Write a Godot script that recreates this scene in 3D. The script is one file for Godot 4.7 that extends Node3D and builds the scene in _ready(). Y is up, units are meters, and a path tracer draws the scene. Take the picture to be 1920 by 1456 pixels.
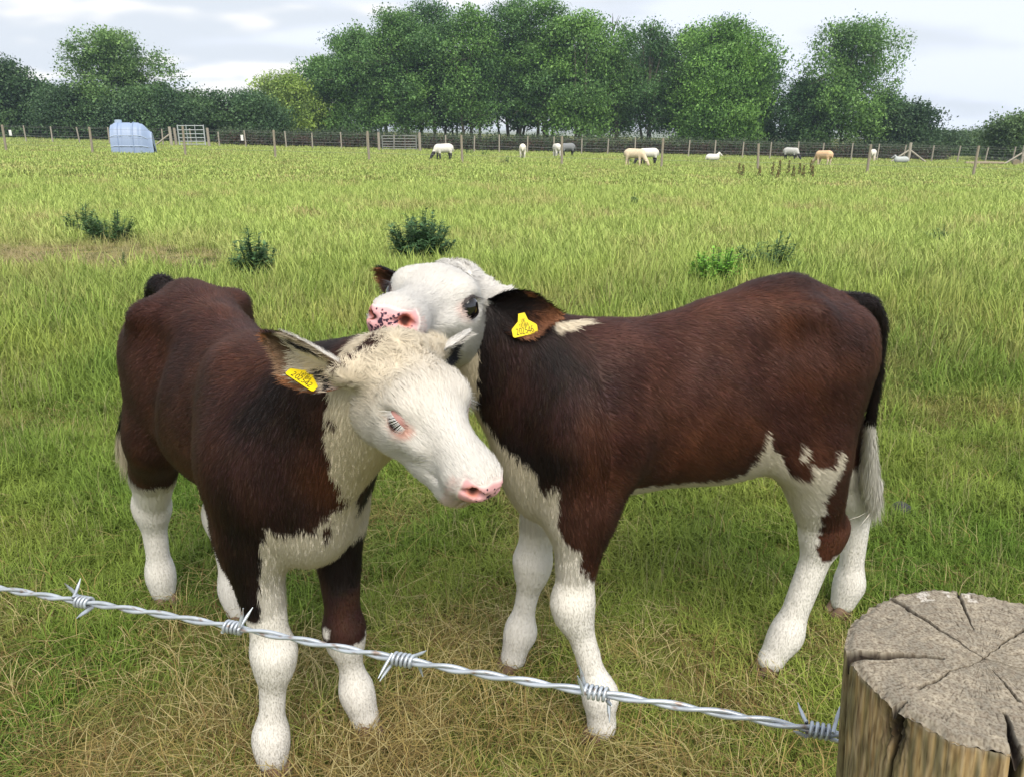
extends Node3D
# Two calves nuzzling behind a barbed wire fence in a pasture, sheep and woodland beyond.

const HEADING_RIGHT := Vector3(-0.947, 0.0, 0.321)
const HEADING_LEFT := Vector3(0.666, 0.0, 0.746)

var rng := RandomNumberGenerator.new()
var noise := FastNoiseLite.new()
var fine := FastNoiseLite.new()
var used_names := {}


# ---------------------------------------------------------------- naming and tagging
func numbered(called: String) -> String:
	if not used_names.has(called):
		used_names[called] = 0
		return called
	used_names[called] += 1
	return "%s_%03d" % [called, used_names[called]]


func tag(o: Node3D, label: String, category: String, group := "", kind := "") -> Node3D:
	if label != "":
		o.set_meta("label", label)
	if category != "":
		o.set_meta("category", category)
	if group != "":
		o.set_meta("group", group)
	if kind != "":
		o.set_meta("kind", kind)
	return o


func thing(called: String, label: String, category: String, at := Vector3.ZERO, turn := 0.0, group := "") -> Node3D:
	var o := Node3D.new()
	o.name = numbered(called)
	add_child(o, true)
	o.position = at
	o.rotation.y = turn
	tag(o, label, category, group)
	return o


func obj(called: String, mesh: Mesh, material: Material, parent: Node3D = null) -> MeshInstance3D:
	var o := MeshInstance3D.new()
	o.mesh = mesh
	if material:
		o.material_override = material
	if parent:
		var n := called
		var k := 0
		while parent.has_node(NodePath(n)):
			k += 1
			n = "%s_%03d" % [called, k]
		o.name = n
		parent.add_child(o, true)
	else:
		o.name = numbered(called)
		add_child(o, true)
	return o


func mat(color: Color, rough := 0.8, vertex := false) -> StandardMaterial3D:
	var m := StandardMaterial3D.new()
	m.albedo_color = color.linear_to_srgb()
	m.roughness = rough
	m.vertex_color_use_as_albedo = vertex
	return m


# ---------------------------------------------------------------- mesh collecting
class Soup:
	var v := PackedVector3Array()
	var n := PackedVector3Array()
	var c := PackedColorArray()
	var f := PackedInt32Array()

	func mesh() -> ArrayMesh:
		var a := []
		a.resize(Mesh.ARRAY_MAX)
		a[Mesh.ARRAY_VERTEX] = v
		if n.size() == v.size():
			a[Mesh.ARRAY_NORMAL] = n
		if c.size() == v.size():
			a[Mesh.ARRAY_COLOR] = c
		a[Mesh.ARRAY_INDEX] = f
		var m := ArrayMesh.new()
		m.add_surface_from_arrays(Mesh.PRIMITIVE_TRIANGLES, a)
		return m

	func smooth_normals() -> void:
		n = PackedVector3Array()
		n.resize(v.size())
		for i in range(0, f.size(), 3):
			var fa := f[i]
			var fb := f[i + 1]
			var fc := f[i + 2]
			var g := (v[fc] - v[fa]).cross(v[fb] - v[fa])
			n[fa] += g
			n[fb] += g
			n[fc] += g
		for i in n.size():
			n[i] = n[i].normalized()

	# splits every triangle that lies wholly past x into four
	func refine(x: float) -> void:
		var g := PackedInt32Array()
		for i in range(0, f.size(), 3):
			var p := [f[i], f[i + 1], f[i + 2]]
			if v[p[0]].x < x or v[p[1]].x < x or v[p[2]].x < x:
				g.append_array(p)
				continue
			var m := []
			for k in 3:
				var a: int = p[k]
				var b: int = p[(k + 1) % 3]
				m.append(v.size())
				v.append((v[a] + v[b]) * 0.5)
				n.append((n[a] + n[b]).normalized())
			g.append_array([p[0], m[0], m[2], m[0], p[1], m[1], m[2], m[1], p[2], m[0], m[1], m[2]])
		f = g

	func quad(a: int, b: int, d: int, e: int) -> void:
		f.append_array([a, b, d, a, d, e])

	func add(o: Soup, t: Transform3D) -> void:
		var at := v.size()
		v.append_array(t * o.v)
		c.append_array(o.c)
		for i in o.f:
			f.append(i + at)
		for i in o.n:
			n.append((t.basis * i).normalized())

	# a tube along points, with a radius at each; ends closed
	func tube(p: PackedVector3Array, r: PackedFloat32Array, sides: int, color := Color.WHITE) -> void:
		var at := v.size()
		var side := Vector3.UP
		for i in p.size():
			var d := (p[mini(i + 1, p.size() - 1)] - p[maxi(i - 1, 0)]).normalized()
			if i == 0:
				side = d.cross(Vector3.UP if absf(d.y) < 0.9 else Vector3.RIGHT).normalized()
			side = (side - d * side.dot(d)).normalized()
			var up := d.cross(side)
			for k in sides:
				var a := TAU * k / sides
				var g := side * cos(a) + up * sin(a)
				v.append(p[i] + g * r[i])
				n.append(g)
				c.append(color)
		for i in p.size() - 1:
			for k in sides:
				var k2 := (k + 1) % sides
				quad(at + i * sides + k, at + (i + 1) * sides + k, at + (i + 1) * sides + k2, at + i * sides + k2)
		for e in 2:
			var i := 0 if e == 0 else p.size() - 1
			var d := (p[1] - p[0]).normalized() * -1.0 if e == 0 else (p[i] - p[i - 1]).normalized()
			var m := v.size()
			v.append(p[i])
			n.append(d)
			c.append(color)
			for k in sides:
				v.append(v[at + i * sides + k])
				n.append(d)
				c.append(color)
			for k in sides:
				var k2 := (k + 1) % sides
				if e == 0:
					f.append_array([m, m + 1 + k, m + 1 + k2])
				else:
					f.append_array([m, m + 1 + k2, m + 1 + k])

	func box(centre: Vector3, size: Vector3, color := Color.WHITE, turn := Basis()) -> void:
		for ax in 3:
			for s in [-1.0, 1.0]:
				var d := Vector3.ZERO
				d[ax] = s
				var u := Vector3.ZERO
				u[(ax + 1) % 3] = 1.0
				var w := d.cross(u)
				var at := v.size()
				for q in [[-1, -1], [1, -1], [1, 1], [-1, 1]]:
					v.append(centre + turn * ((d + u * float(q[0]) + w * float(q[1])) * size * 0.5))
					n.append(turn * d)
					c.append(color)
				f.append_array([at, at + 2, at + 1, at, at + 3, at + 2])


# ---------------------------------------------------------------- smooth fields of tapered bones
class Field:
	var inv: Array[Transform3D] = []
	var ln := PackedFloat32Array()
	var ra := PackedFloat32Array()
	var rb := PackedFloat32Array()
	var kk := PackedFloat32Array()
	var q2 := PackedFloat32Array()
	var neg := PackedByteArray()
	var lo := Vector3(1e9, 1e9, 1e9)
	var hi := Vector3(-1e9, -1e9, -1e9)

	# a bone from a to b; squash scales its width along lateral
	func bone(a: Vector3, b: Vector3, r0: float, r1: float, k := 0.04, squash := 1.0, lateral := Vector3.BACK, cut := false) -> void:
		var d := b - a
		var l := d.length()
		var x := d / l if l > 1e-5 else Vector3.RIGHT
		if absf(x.dot(lateral)) > 0.98:
			lateral = Vector3.UP if absf(x.y) < 0.9 else Vector3.RIGHT
		var z := (lateral - x * lateral.dot(x)).normalized()
		var y := z.cross(x)
		inv.append(Transform3D(x, y, z * squash, a).affine_inverse())
		ln.append(l)
		ra.append(r0)
		rb.append(r1)
		kk.append(k)
		q2.append(1.0 / (squash * squash) - 1.0)
		neg.append(1 if cut else 0)
		if not cut:
			var r := maxf(r0, r1) * maxf(1.0, squash) + 0.02
			for p in [a, b]:
				lo = lo.min(p - Vector3.ONE * r)
				hi = hi.max(p + Vector3.ONE * r)

	func ball(p: Vector3, r: float, k := 0.03, squash := 1.0, lateral := Vector3.BACK, cut := false) -> void:
		bone(p, p, r, r, k, squash, lateral, cut)

	func one(i: int, p: Vector3) -> float:
		var q := inv[i] * p
		var l := ln[i]
		var r := ra[i]
		if l > 0.0:
			var t := clampf(q.x / l, 0.0, 1.0)
			q.x -= t * l
			r += (rb[i] - r) * t
		var m := q.length()
		if q2[i] != 0.0 and m > 1e-6:
			return (m - r) / sqrt(1.0 + q.z * q.z / (m * m) * q2[i])
		return m - r

	func value(p: Vector3, list: PackedInt32Array) -> float:
		var d := 1e3
		for i in list:
			var e := one(i, p)
			var k := kk[i]
			if neg[i]:
				e = -e
				var h := k - absf(d - e)
				d = maxf(d, e) + (h * h / k * 0.25 if h > 0.0 else 0.0)
			else:
				var h := k - absf(d - e)
				d = minf(d, e) - (h * h / k * 0.25 if h > 0.0 else 0.0)
		return d

	func all() -> PackedInt32Array:
		var out := PackedInt32Array()
		for i in ln.size():
			out.append(i)
		return out

	func nearby(p: Vector3, reach: float) -> PackedInt32Array:
		var out := PackedInt32Array()
		for i in ln.size():
			if one(i, p) < reach + kk[i]:
				out.append(i)
		return out

	# surface nets over blocks of eight cells; blocks without surface are skipped
	func surface(cell: float) -> Soup:
		var s := Soup.new()
		var every := all()
		var n := 8
		var step := cell * n
		var half := step * 0.5 * 1.7321
		var nb := Vector3i(((hi - lo) / step).ceil())
		var vert := {}
		var edges := PackedInt32Array()
		var keys := PackedInt64Array()
		var big := 4096
		var g := PackedFloat32Array()
		g.resize(729)
		for bz in nb.z:
			for by in nb.y:
				for bx in nb.x:
					var o := lo + Vector3(bx, by, bz) * step
					var mid := o + Vector3.ONE * step * 0.5
					if absf(value(mid, every)) > half * 1.6 + 0.02:
						continue
					var near := nearby(mid, half * 1.6 + 0.02)
					if near.is_empty():
						continue
					var at := 0
					for z in 9:
						for y in 9:
							var p := o + Vector3(0, y, z) * cell
							for x in 9:
								g[at] = value(p, near)
								p.x += cell
								at += 1
					for z in 8:
						for y in 8:
							for x in 8:
								var b := x + y * 9 + z * 81
								var d0 := g[b]
								if absf(d0) > cell * 3.6:
									continue
								var d1 := g[b + 1]
								var d2 := g[b + 9]
								var d3 := g[b + 10]
								var d4 := g[b + 81]
								var d5 := g[b + 82]
								var d6 := g[b + 90]
								var d7 := g[b + 91]
								var m := int(d0 < 0) + int(d1 < 0) + int(d2 < 0) + int(d3 < 0) + int(d4 < 0) + int(d5 < 0) + int(d6 < 0) + int(d7 < 0)
								if m == 0 or m == 8:
									continue
								var sum := Vector3.ZERO
								var c := 0
								if (d0 < 0) != (d1 < 0): sum += Vector3(d0 / (d0 - d1), 0, 0); c += 1
								if (d2 < 0) != (d3 < 0): sum += Vector3(d2 / (d2 - d3), 1, 0); c += 1
								if (d4 < 0) != (d5 < 0): sum += Vector3(d4 / (d4 - d5), 0, 1); c += 1
								if (d6 < 0) != (d7 < 0): sum += Vector3(d6 / (d6 - d7), 1, 1); c += 1
								if (d0 < 0) != (d2 < 0): sum += Vector3(0, d0 / (d0 - d2), 0); c += 1
								if (d1 < 0) != (d3 < 0): sum += Vector3(1, d1 / (d1 - d3), 0); c += 1
								if (d4 < 0) != (d6 < 0): sum += Vector3(0, d4 / (d4 - d6), 1); c += 1
								if (d5 < 0) != (d7 < 0): sum += Vector3(1, d5 / (d5 - d7), 1); c += 1
								if (d0 < 0) != (d4 < 0): sum += Vector3(0, 0, d0 / (d0 - d4)); c += 1
								if (d1 < 0) != (d5 < 0): sum += Vector3(1, 0, d1 / (d1 - d5)); c += 1
								if (d2 < 0) != (d6 < 0): sum += Vector3(0, 1, d2 / (d2 - d6)); c += 1
								if (d3 < 0) != (d7 < 0): sum += Vector3(1, 1, d3 / (d3 - d7)); c += 1
								var key := (bx * 8 + x) + (by * 8 + y) * big + (bz * 8 + z) * big * big
								vert[key] = s.v.size()
								s.v.append(o + (Vector3(x, y, z) + sum / c) * cell)
								if (d0 < 0) != (d1 < 0): edges.append(0 if d0 < 0 else 1); keys.append(key)
								if (d0 < 0) != (d2 < 0): edges.append(2 if d0 < 0 else 3); keys.append(key)
								if (d0 < 0) != (d4 < 0): edges.append(4 if d0 < 0 else 5); keys.append(key)
		var dx := 1
		var dy := big
		var dz := big * big
		for i in edges.size():
			var e := edges[i]
			var u := dy if e < 2 else dz if e < 4 else dx
			var w := dz if e < 2 else dx if e < 4 else dy
			var k := keys[i]
			var a: int = vert[k]
			var b: int = vert.get(k - u, -1)
			var c: int = vert.get(k - u - w, -1)
			var d: int = vert.get(k - w, -1)
			if b < 0 or c < 0 or d < 0:
				continue
			if e & 1:
				s.quad(a, b, c, d)
			else:
				s.quad(a, d, c, b)
		s.smooth_normals()
		return s


# ---------------------------------------------------------------- calves
const BROWN := Color(0.046, 0.0182, 0.0138)
const BLACKISH := Color(0.014, 0.010, 0.010)
const RUST := Color(0.115, 0.042, 0.021)
const CREAM := Color(0.63, 0.55, 0.42)
const WHITE_HAIR := Color(0.69, 0.665, 0.625)
const PINK := Color(0.72, 0.36, 0.34)


static func in_poly(p: Vector2, poly: PackedVector2Array) -> bool:
	return Geometry2D.is_point_in_polygon(p, poly)


# the trunk and legs in the calf's own frame: x towards the head, y up, z to its right
func calf_field(legs: Array, head_base: Vector3, bend: float, sink: float) -> Field:
	var f := Field.new()
	var w := func(x: float, y: float, z := 0.0) -> Vector3:
		var t := clampf((0.2 - x) / 0.5, 0.0, 1.0)
		return Vector3(x, y - sink * t, z + bend * t * 0.85)
	f.bone(w.call(0.25, 0.772), w.call(-0.08, 0.785), 0.195, 0.20, 0.05, 0.70)
	f.bone(w.call(-0.03, 0.79), w.call(-0.18, 0.845), 0.195, 0.138, 0.08, 0.73)
	f.bone(w.call(0.30, 0.928), w.call(-0.0, 0.972), 0.04, 0.035, 0.09)
	f.bone(w.call(0.0, 0.972), w.call(-0.19, 1.02), 0.035, 0.042, 0.08)
	f.bone(w.call(-0.15, 0.93), w.call(-0.27, 0.895), 0.128, 0.112, 0.07)
	f.bone(w.call(-0.21, 1.03), w.call(-0.345, 0.995), 0.03, 0.028, 0.05)
	for s in [-1.0, 1.0]:
		f.ball(w.call(-0.165, 1.002, 0.120 * s), 0.032, 0.065)
		f.ball(w.call(-0.34, 0.95, 0.065 * s), 0.036, 0.06)
		f.bone(w.call(0.25, 0.91, 0.07 * s), w.call(0.36, 0.72, 0.105 * s), 0.060, 0.080, 0.05, 0.55)
		f.ball(Vector3(0.40, 0.79, 0.055 * s), 0.09, 0.10)
		f.bone(w.call(-0.085, 0.925, 0.192 * s), w.call(-0.10, 0.80, 0.206 * s), 0.080, 0.055, 0.07, 1.0, Vector3.BACK, true)
		f.bone(Vector3(0.185, 0.90, 0.186 * s), Vector3(0.20, 0.70, 0.190 * s), 0.055, 0.05, 0.05, 1.0, Vector3.BACK, true)
	f.bone(Vector3(0.33, 0.77, 0), Vector3(0.41, 0.69, 0), 0.155, 0.12, 0.07, 0.85)
	f.ball(Vector3(0.43, 0.61, 0), 0.07, 0.07)
	f.bone(Vector3(0.32, 0.825, 0), head_base, 0.15, 0.082, 0.08, 0.75)
	f.bone(Vector3(0.42, 0.72, 0), head_base + Vector3(-0.02, -0.05, 0), 0.10, 0.070, 0.08, 0.72)
	for leg in legs:
		var p: Array = leg.p
		var s: float = signf((p[0] as Vector3).z)
		if leg.rear:
			f.bone(w.call(-0.23, 0.88, 0.078 * s), p[0], 0.122, 0.088, 0.07, 0.72)
			f.bone(w.call(-0.305, 0.86, 0.062 * s), p[1] + Vector3(0.05, 0.15, 0), 0.085, 0.055, 0.07, 0.75)
			f.bone(p[0], p[1] + Vector3(0.022, 0.03, 0), 0.085, 0.060, 0.05, 0.8)
			f.ball(p[1] + Vector3(0.014, 0.0, 0), 0.056, 0.03, 0.8)
			f.ball(p[1] + Vector3(-0.03, 0.025, 0), 0.026, 0.03)
			f.bone(p[1] + Vector3(0.008, 0.0, 0), p[2], 0.041, 0.0345, 0.04, 0.92)
		else:
			f.bone(Vector3(0.36, 0.74, 0.10 * s), p[0], 0.10, 0.075, 0.06, 0.7)
			f.bone(p[0], p[1] + Vector3(0, 0.03, 0), 0.068, 0.040, 0.05, 0.9)
			f.bone(p[1] + Vector3(0.006, 0.012, 0), p[1] + Vector3(0.004, -0.016, 0), 0.0385, 0.037, 0.045)
			f.bone(p[1], p[2], 0.033, 0.028, 0.045, 0.95)
		# the fetlock runs straight into the haired pastern
		var toe: Vector3 = p[3]
		f.bone(p[2] + Vector3(0.0, 0.006, 0), toe + Vector3(0.004, 0.040, 0), 0.0335, 0.0355, 0.05)
		f.ball(p[2] + Vector3(-0.020, -0.008, 0), 0.019, 0.03)
	return f


# the head in its own frame: x along the nose from the poll, y up out of the forehead, z to its right
func head_field(mouth: float) -> Field:
	var f := Field.new()
	f.bone(Vector3(0.025, -0.075, 0), Vector3(0.10, -0.072, 0), 0.074, 0.076, 0.04, 1.0)
	f.bone(Vector3(0.115, -0.045, -0.036), Vector3(0.115, -0.045, 0.036), 0.043, 0.044, 0.04)
	f.ball(Vector3(0.01, -0.035, 0), 0.045, 0.05, 1.1)
	f.bone(Vector3(0.11, -0.058, 0), Vector3(0.285, -0.050, 0), 0.062, 0.038, 0.05, 0.92)
	f.bone(Vector3(0.285, -0.064, -0.011), Vector3(0.285, -0.064, 0.011), 0.040, 0.040, 0.035)
	f.bone(Vector3(0.315, -0.050, -0.010), Vector3(0.315, -0.050, 0.010), 0.027, 0.027, 0.03)
	f.bone(Vector3(0.07, -0.135, 0), Vector3(0.20, -0.115, 0), 0.058, 0.042, 0.05, 1.0)
	f.bone(Vector3(0.20, -0.120, 0), Vector3(0.270, -0.116, 0), 0.044, 0.036, 0.03)
	f.ball(Vector3(0.280, -0.114, 0), 0.030, 0.025)
	for s in [-1.0, 1.0]:
		f.bone(Vector3(0.07, -0.125, 0.045 * s), Vector3(0.12, -0.105, 0.048 * s), 0.052, 0.042, 0.05, 0.8)
		f.ball(Vector3(0.128, -0.024, 0.060 * s), 0.022, 0.035)
		f.bone(Vector3(0.15, -0.072, 0.062 * s), Vector3(0.19, -0.075, 0.047 * s), 0.018, 0.014, 0.03)
		f.bone(Vector3(0.012, -0.05, 0.072 * s), Vector3(0.002, -0.050, 0.112 * s), 0.034, 0.024, 0.03)
		f.ball(Vector3(0.325, -0.044, 0.018 * s), 0.0145, 0.02)
		# eye sockets, nostrils and the line of the mouth
		f.ball(Vector3(0.138, -0.046, 0.098 * s), 0.024, 0.012, 1.0, Vector3.BACK, true)
		f.bone(Vector3(0.350, -0.046, 0.011 * s), Vector3(0.328, -0.042, 0.031 * s), 0.0035, 0.0080, 0.008, 1.0, Vector3.BACK, true)
		f.bone(Vector3(0.328, -0.042, 0.031 * s), Vector3(0.312, -0.052, 0.042 * s), 0.0080, 0.004, 0.008, 1.0, Vector3.BACK, true)
		f.bone(Vector3(0.330, -0.096, 0.008 * s), Vector3(0.235, -0.098, 0.050 * s), 0.003, 0.002, 0.008, 1.0, Vector3.BACK, true)
	return f


func ear_mesh(length: float, width: float, cup: float, color_of: Callable) -> Soup:
	# along x, opening towards y, edges to z
	var s := Soup.new()
	var nu := 22
	var nv := 16
	for side in 2:
		for i in nu + 1:
			var u := float(i) / nu
			var w := width * 0.5 * (0.42 + 0.58 * sin(PI * clampf(u * 1.12 - 0.05, 0, 1))) * sqrt(clampf((1.0 - u) * 3.2, 0.0, 1.0))
			var curl := cup * (1.0 - 0.55 * u)
			for k in nv + 1:
				var v := 2.0 * k / nv - 1.0
				var a := v * curl
				var r := w / maxf(sin(minf(curl, PI * 0.5)), 0.3)
				var thick := 0.0035 * (1.0 - absf(v) * 0.7) * (1.0 - 0.6 * u)
				var p := Vector3(u * length, (1.0 - cos(a)) * r * 0.9 - 0.12 * length * u * u, sin(a) * r)
				var nn := Vector3(0, cos(a), -sin(a))
				p += nn * (thick if side == 0 else -thick)
				s.v.append(p)
				s.c.append(color_of.call(u, v, side == 0))
		var at := side * (nu + 1) * (nv + 1)
		for i in nu:
			for k in nv:
				var a := at + i * (nv + 1) + k
				if side == 0:
					s.quad(a, a + 1, a + nv + 2, a + nv + 1)
				else:
					s.quad(a, a + nv + 1, a + nv + 2, a + 1)
	s.smooth_normals()
	return s


# hair on a surface; flow gives the lie, style gives (length, lift, width); colour per root
func grow(out: Soup, skin: Soup, count: int, flow: Callable, style: Callable, color_of: Callable, to: Transform3D) -> void:
	var areas := PackedFloat32Array()
	var total := 0.0
	for i in range(0, skin.f.size(), 3):
		var a := (skin.v[skin.f[i + 1]] - skin.v[skin.f[i]]).cross(skin.v[skin.f[i + 2]] - skin.v[skin.f[i]]).length()
		total += a
		areas.append(total)
	var per := total / count
	var want := rng.randf() * per
	var t := 0
	for h in count:
		while t < areas.size() - 1 and areas[t] < want:
			t += 1
		want += per
		var r1 := rng.randf()
		var r2 := rng.randf()
		if r1 + r2 > 1.0:
			r1 = 1.0 - r1
			r2 = 1.0 - r2
		var ia := skin.f[t * 3]
		var ib := skin.f[t * 3 + 1]
		var ic := skin.f[t * 3 + 2]
		var p := skin.v[ia] + (skin.v[ib] - skin.v[ia]) * r1 + (skin.v[ic] - skin.v[ia]) * r2
		var n := (skin.n[ia] * (1.0 - r1 - r2) + skin.n[ib] * r1 + skin.n[ic] * r2).normalized()
		var st: Vector3 = style.call(p, n)
		if st.x <= 0.0:
			continue
		var d: Vector3 = flow.call(p, n)
		d += Vector3(rng.randf() - 0.5, rng.randf() - 0.5, rng.randf() - 0.5) * 0.55
		d = (d - n * d.dot(n)).normalized()
		var side := n.cross(d)
		var l := st.x * (0.6 + 0.8 * rng.randf())
		var lift := st.y * (0.5 + rng.randf())
		var w := st.z * (0.7 + 0.6 * rng.randf())
		var c: Color = color_of.call(p, n)
		var pale := smoothstep(0.1, 0.4, c.g)
		var j := 1.0 + (rng.randf() - 0.5) * lerpf(0.30, 0.12, pale) + lerpf(0.45, 0.05, pale) * fine.get_noise_3dv(p * Vector3(9.0, 5.0, 9.0))
		c = Color(c.r * j, c.g * j, c.b * j)
		var root := p - n * 0.0004
		var mid := p + d * l * 0.5 + n * l * lift * 0.75
		var tip := p + d * l + n * l * lift * 0.85
		var at := out.v.size()
		var sw := (side + n * (rng.randf() - 0.5) * minf(1.0, st.y * 4.0)).normalized() * w * 0.5
		out.v.append(to * (root - sw))
		out.v.append(to * (root + sw))
		out.v.append(to * (mid - sw * 0.8))
		out.v.append(to * (mid + sw * 0.8))
		out.v.append(to * tip)
		var nn := (to.basis * (n + d * 0.35 + side * (rng.randf() - 0.5) * lerpf(0.6, 0.35, pale) * minf(1.0, st.y * 5.0))).normalized()
		for k in 5:
			out.n.append(nn)
			out.c.append(c)
		out.f.append_array([at, at + 1, at + 2, at + 1, at + 3, at + 2, at + 2, at + 3, at + 4])


func hair_mat() -> StandardMaterial3D:
	var m := mat(Color.WHITE, 0.6, true)
	m.metallic_specular = 0.30
	return m


func hoof_mesh() -> Soup:
	# two claws, toes towards x
	var s := Soup.new()
	for side in [-1.0, 1.0]:
		var f := Field.new()
		f.bone(Vector3(-0.012, 0.012, 0.017 * side), Vector3(0.03, 0.010, 0.013 * side), 0.019, 0.012, 0.01, 0.8)
		f.bone(Vector3(-0.004, 0.045, 0.014 * side), Vector3(0.008, 0.015, 0.016 * side), 0.020, 0.022, 0.015, 0.75)
		s.add(f.surface(0.006), Transform3D())
	for p in s.v:
		var t := clampf(p.y / 0.055, 0, 1)
		s.c.append(Color(0.075, 0.045, 0.03).lerp(Color(0.20, 0.125, 0.085), t))
	return s


func eye_parts(parent: Node3D, at: Transform3D, closed: float, rim: Color, lash: Color, big: float, lashes: int) -> void:
	# z of the frame looks out of the eye, x towards the nose
	var ball := SphereMesh.new()
	ball.radius = 0.0205
	ball.height = 0.041
	ball.radial_segments = 32
	ball.rings = 20
	var m := mat(Color(0.006, 0.005, 0.006), 0.06)
	m.clearcoat_enabled = true
	m.clearcoat = 1.0
	m.clearcoat_roughness = 0.02
	var eye := obj("eye", ball, m, parent)
	at = at.scaled_local(Vector3(big, big * 1.08, big))
	eye.transform = at
	# lids: bands of a slightly larger sphere above and below the opening
	var lids := Soup.new()
	var r := 0.0222
	for upper in [1.0, -1.0]:
		var base := lids.v.size()
		var nu := 24
		var nv := 6
		for i in nu + 1:
			var a := PI * i / nu - PI * 0.5
			var open := (0.95 - closed * 1.05 if upper > 0 else 0.78 - closed * 0.8) * pow(maxf(cos(a), 0.0), 0.7)
			for k in nv + 1:
				var t := float(k) / nv
				var e := lerpf(open, 1.45, t)
				var d := Vector3(sin(a) * cos(e * 0.4), sin(e) * upper * (0.35 + 0.65 * cos(a)), 0.0)
				d.z = sqrt(maxf(0.02, 1.0 - d.x * d.x - d.y * d.y)) * (1.0 - 0.25 * t * t)
				lids.v.append(d * (r + 0.0012 * (1.0 - t)))
				lids.c.append(rim.lerp(Color(0.72, 0.56, 0.50), smoothstep(0.45, 0.85, t)))
		for i in nu:
			for k in nv:
				var q := base + i * (nv + 1) + k
				if upper > 0:
					lids.quad(q, q + nv + 1, q + nv + 2, q + 1)
				else:
					lids.quad(q, q + 1, q + nv + 2, q + nv + 1)
	lids.smooth_normals()
	for i in lashes:
		var a := lerpf(-1.2, 0.9, (i + rng.randf()) / lashes)
		var open := (0.95 - closed * 1.05) * pow(maxf(cos(a), 0.0), 0.7)
		var d := Vector3(sin(a) * cos(open * 0.4), sin(open) * (0.35 + 0.65 * cos(a)), 0.0)
		d.z = sqrt(maxf(0.02, 1.0 - d.x * d.x - d.y * d.y))
		var p := d * (r + 0.001)
		var o := Vector3(sin(a) * 0.6 - 0.2, -0.25 - closed * 0.35 + rng.randf() * 0.2, 0.9).normalized() * (0.014 + 0.010 * rng.randf())
		var q := lids.v.size()
		var sd := Vector3(0.00045, 0, 0)
		lids.v.append_array([p - sd, p + sd, p + o])
		for k in 3:
			lids.n.append(Vector3(0, 0.3, 1).normalized())
			lids.c.append(lash)
		lids.f.append_array([q, q + 1, q + 2])
	var l := obj("eyelid", lids.mesh(), mat(Color.WHITE, 0.6, true), parent)
	l.transform = at


func ear_tag(parent: Node3D, at: Transform3D, rows: Array) -> void:
	# x across, y up, z out of the printed face; the stem hole is at the top
	var s := Soup.new()
	var outline := PackedVector2Array([Vector2(-0.007, 0.024), Vector2(0.007, 0.024), Vector2(0.011, 0.008), Vector2(0.0255, -0.004), Vector2(0.0275, -0.007), Vector2(0.0275, -0.021), Vector2(0.0245, -0.024), Vector2(-0.0245, -0.024), Vector2(-0.0275, -0.021), Vector2(-0.0275, -0.007), Vector2(-0.0255, -0.004), Vector2(-0.011, 0.008)])
	var tri := Geometry2D.triangulate_polygon(outline)
	for z in [0.0008, -0.0008]:
		var b := s.v.size()
		for p in outline:
			s.v.append(Vector3(p.x, p.y, z))
			s.n.append(Vector3(0, 0, signf(z)))
		for i in range(0, tri.size(), 3):
			var cw := (outline[tri[i + 1]] - outline[tri[i]]).cross(outline[tri[i + 2]] - outline[tri[i]]) < 0.0
			if cw == (z > 0):
				s.f.append_array([b + tri[i], b + tri[i + 1], b + tri[i + 2]])
			else:
				s.f.append_array([b + tri[i], b + tri[i + 2], b + tri[i + 1]])
	for i in outline.size():
		var p := outline[i]
		var q := outline[(i + 1) % outline.size()]
		var b := s.v.size()
		var nn := Vector3(-(q - p).y, (q - p).x, 0).normalized()
		s.v.append_array([Vector3(p.x, p.y, 0.0008), Vector3(q.x, q.y, 0.0008), Vector3(q.x, q.y, -0.0008), Vector3(p.x, p.y, -0.0008)])
		for k in 4:
			s.n.append(nn)
		s.quad(b, b + 1, b + 2, b + 3)
	var t := obj("ear_tag", s.mesh(), mat(Color(0.85, 0.66, 0.012), 0.45), parent)
	t.transform = at
	t.set_meta("label", "yellow plastic ear tag printed with black numbers")
	var ink := mat(Color(0.02, 0.02, 0.015), 0.7)
	for row in rows:
		var tm := TextMesh.new()
		tm.text = row[0]
		var font := SystemFont.new()
		font.font_names = PackedStringArray(["Droid Sans"])
		tm.font = font
		tm.font_size = 32
		tm.pixel_size = row[1] / 32.0
		tm.depth = 0.0004
		var w := obj("print", tm, ink, t)
		w.position = Vector3(row[3], row[2], 0.0011)
		w.scale = Vector3(0.72, 1.15, 1.0)


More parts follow.
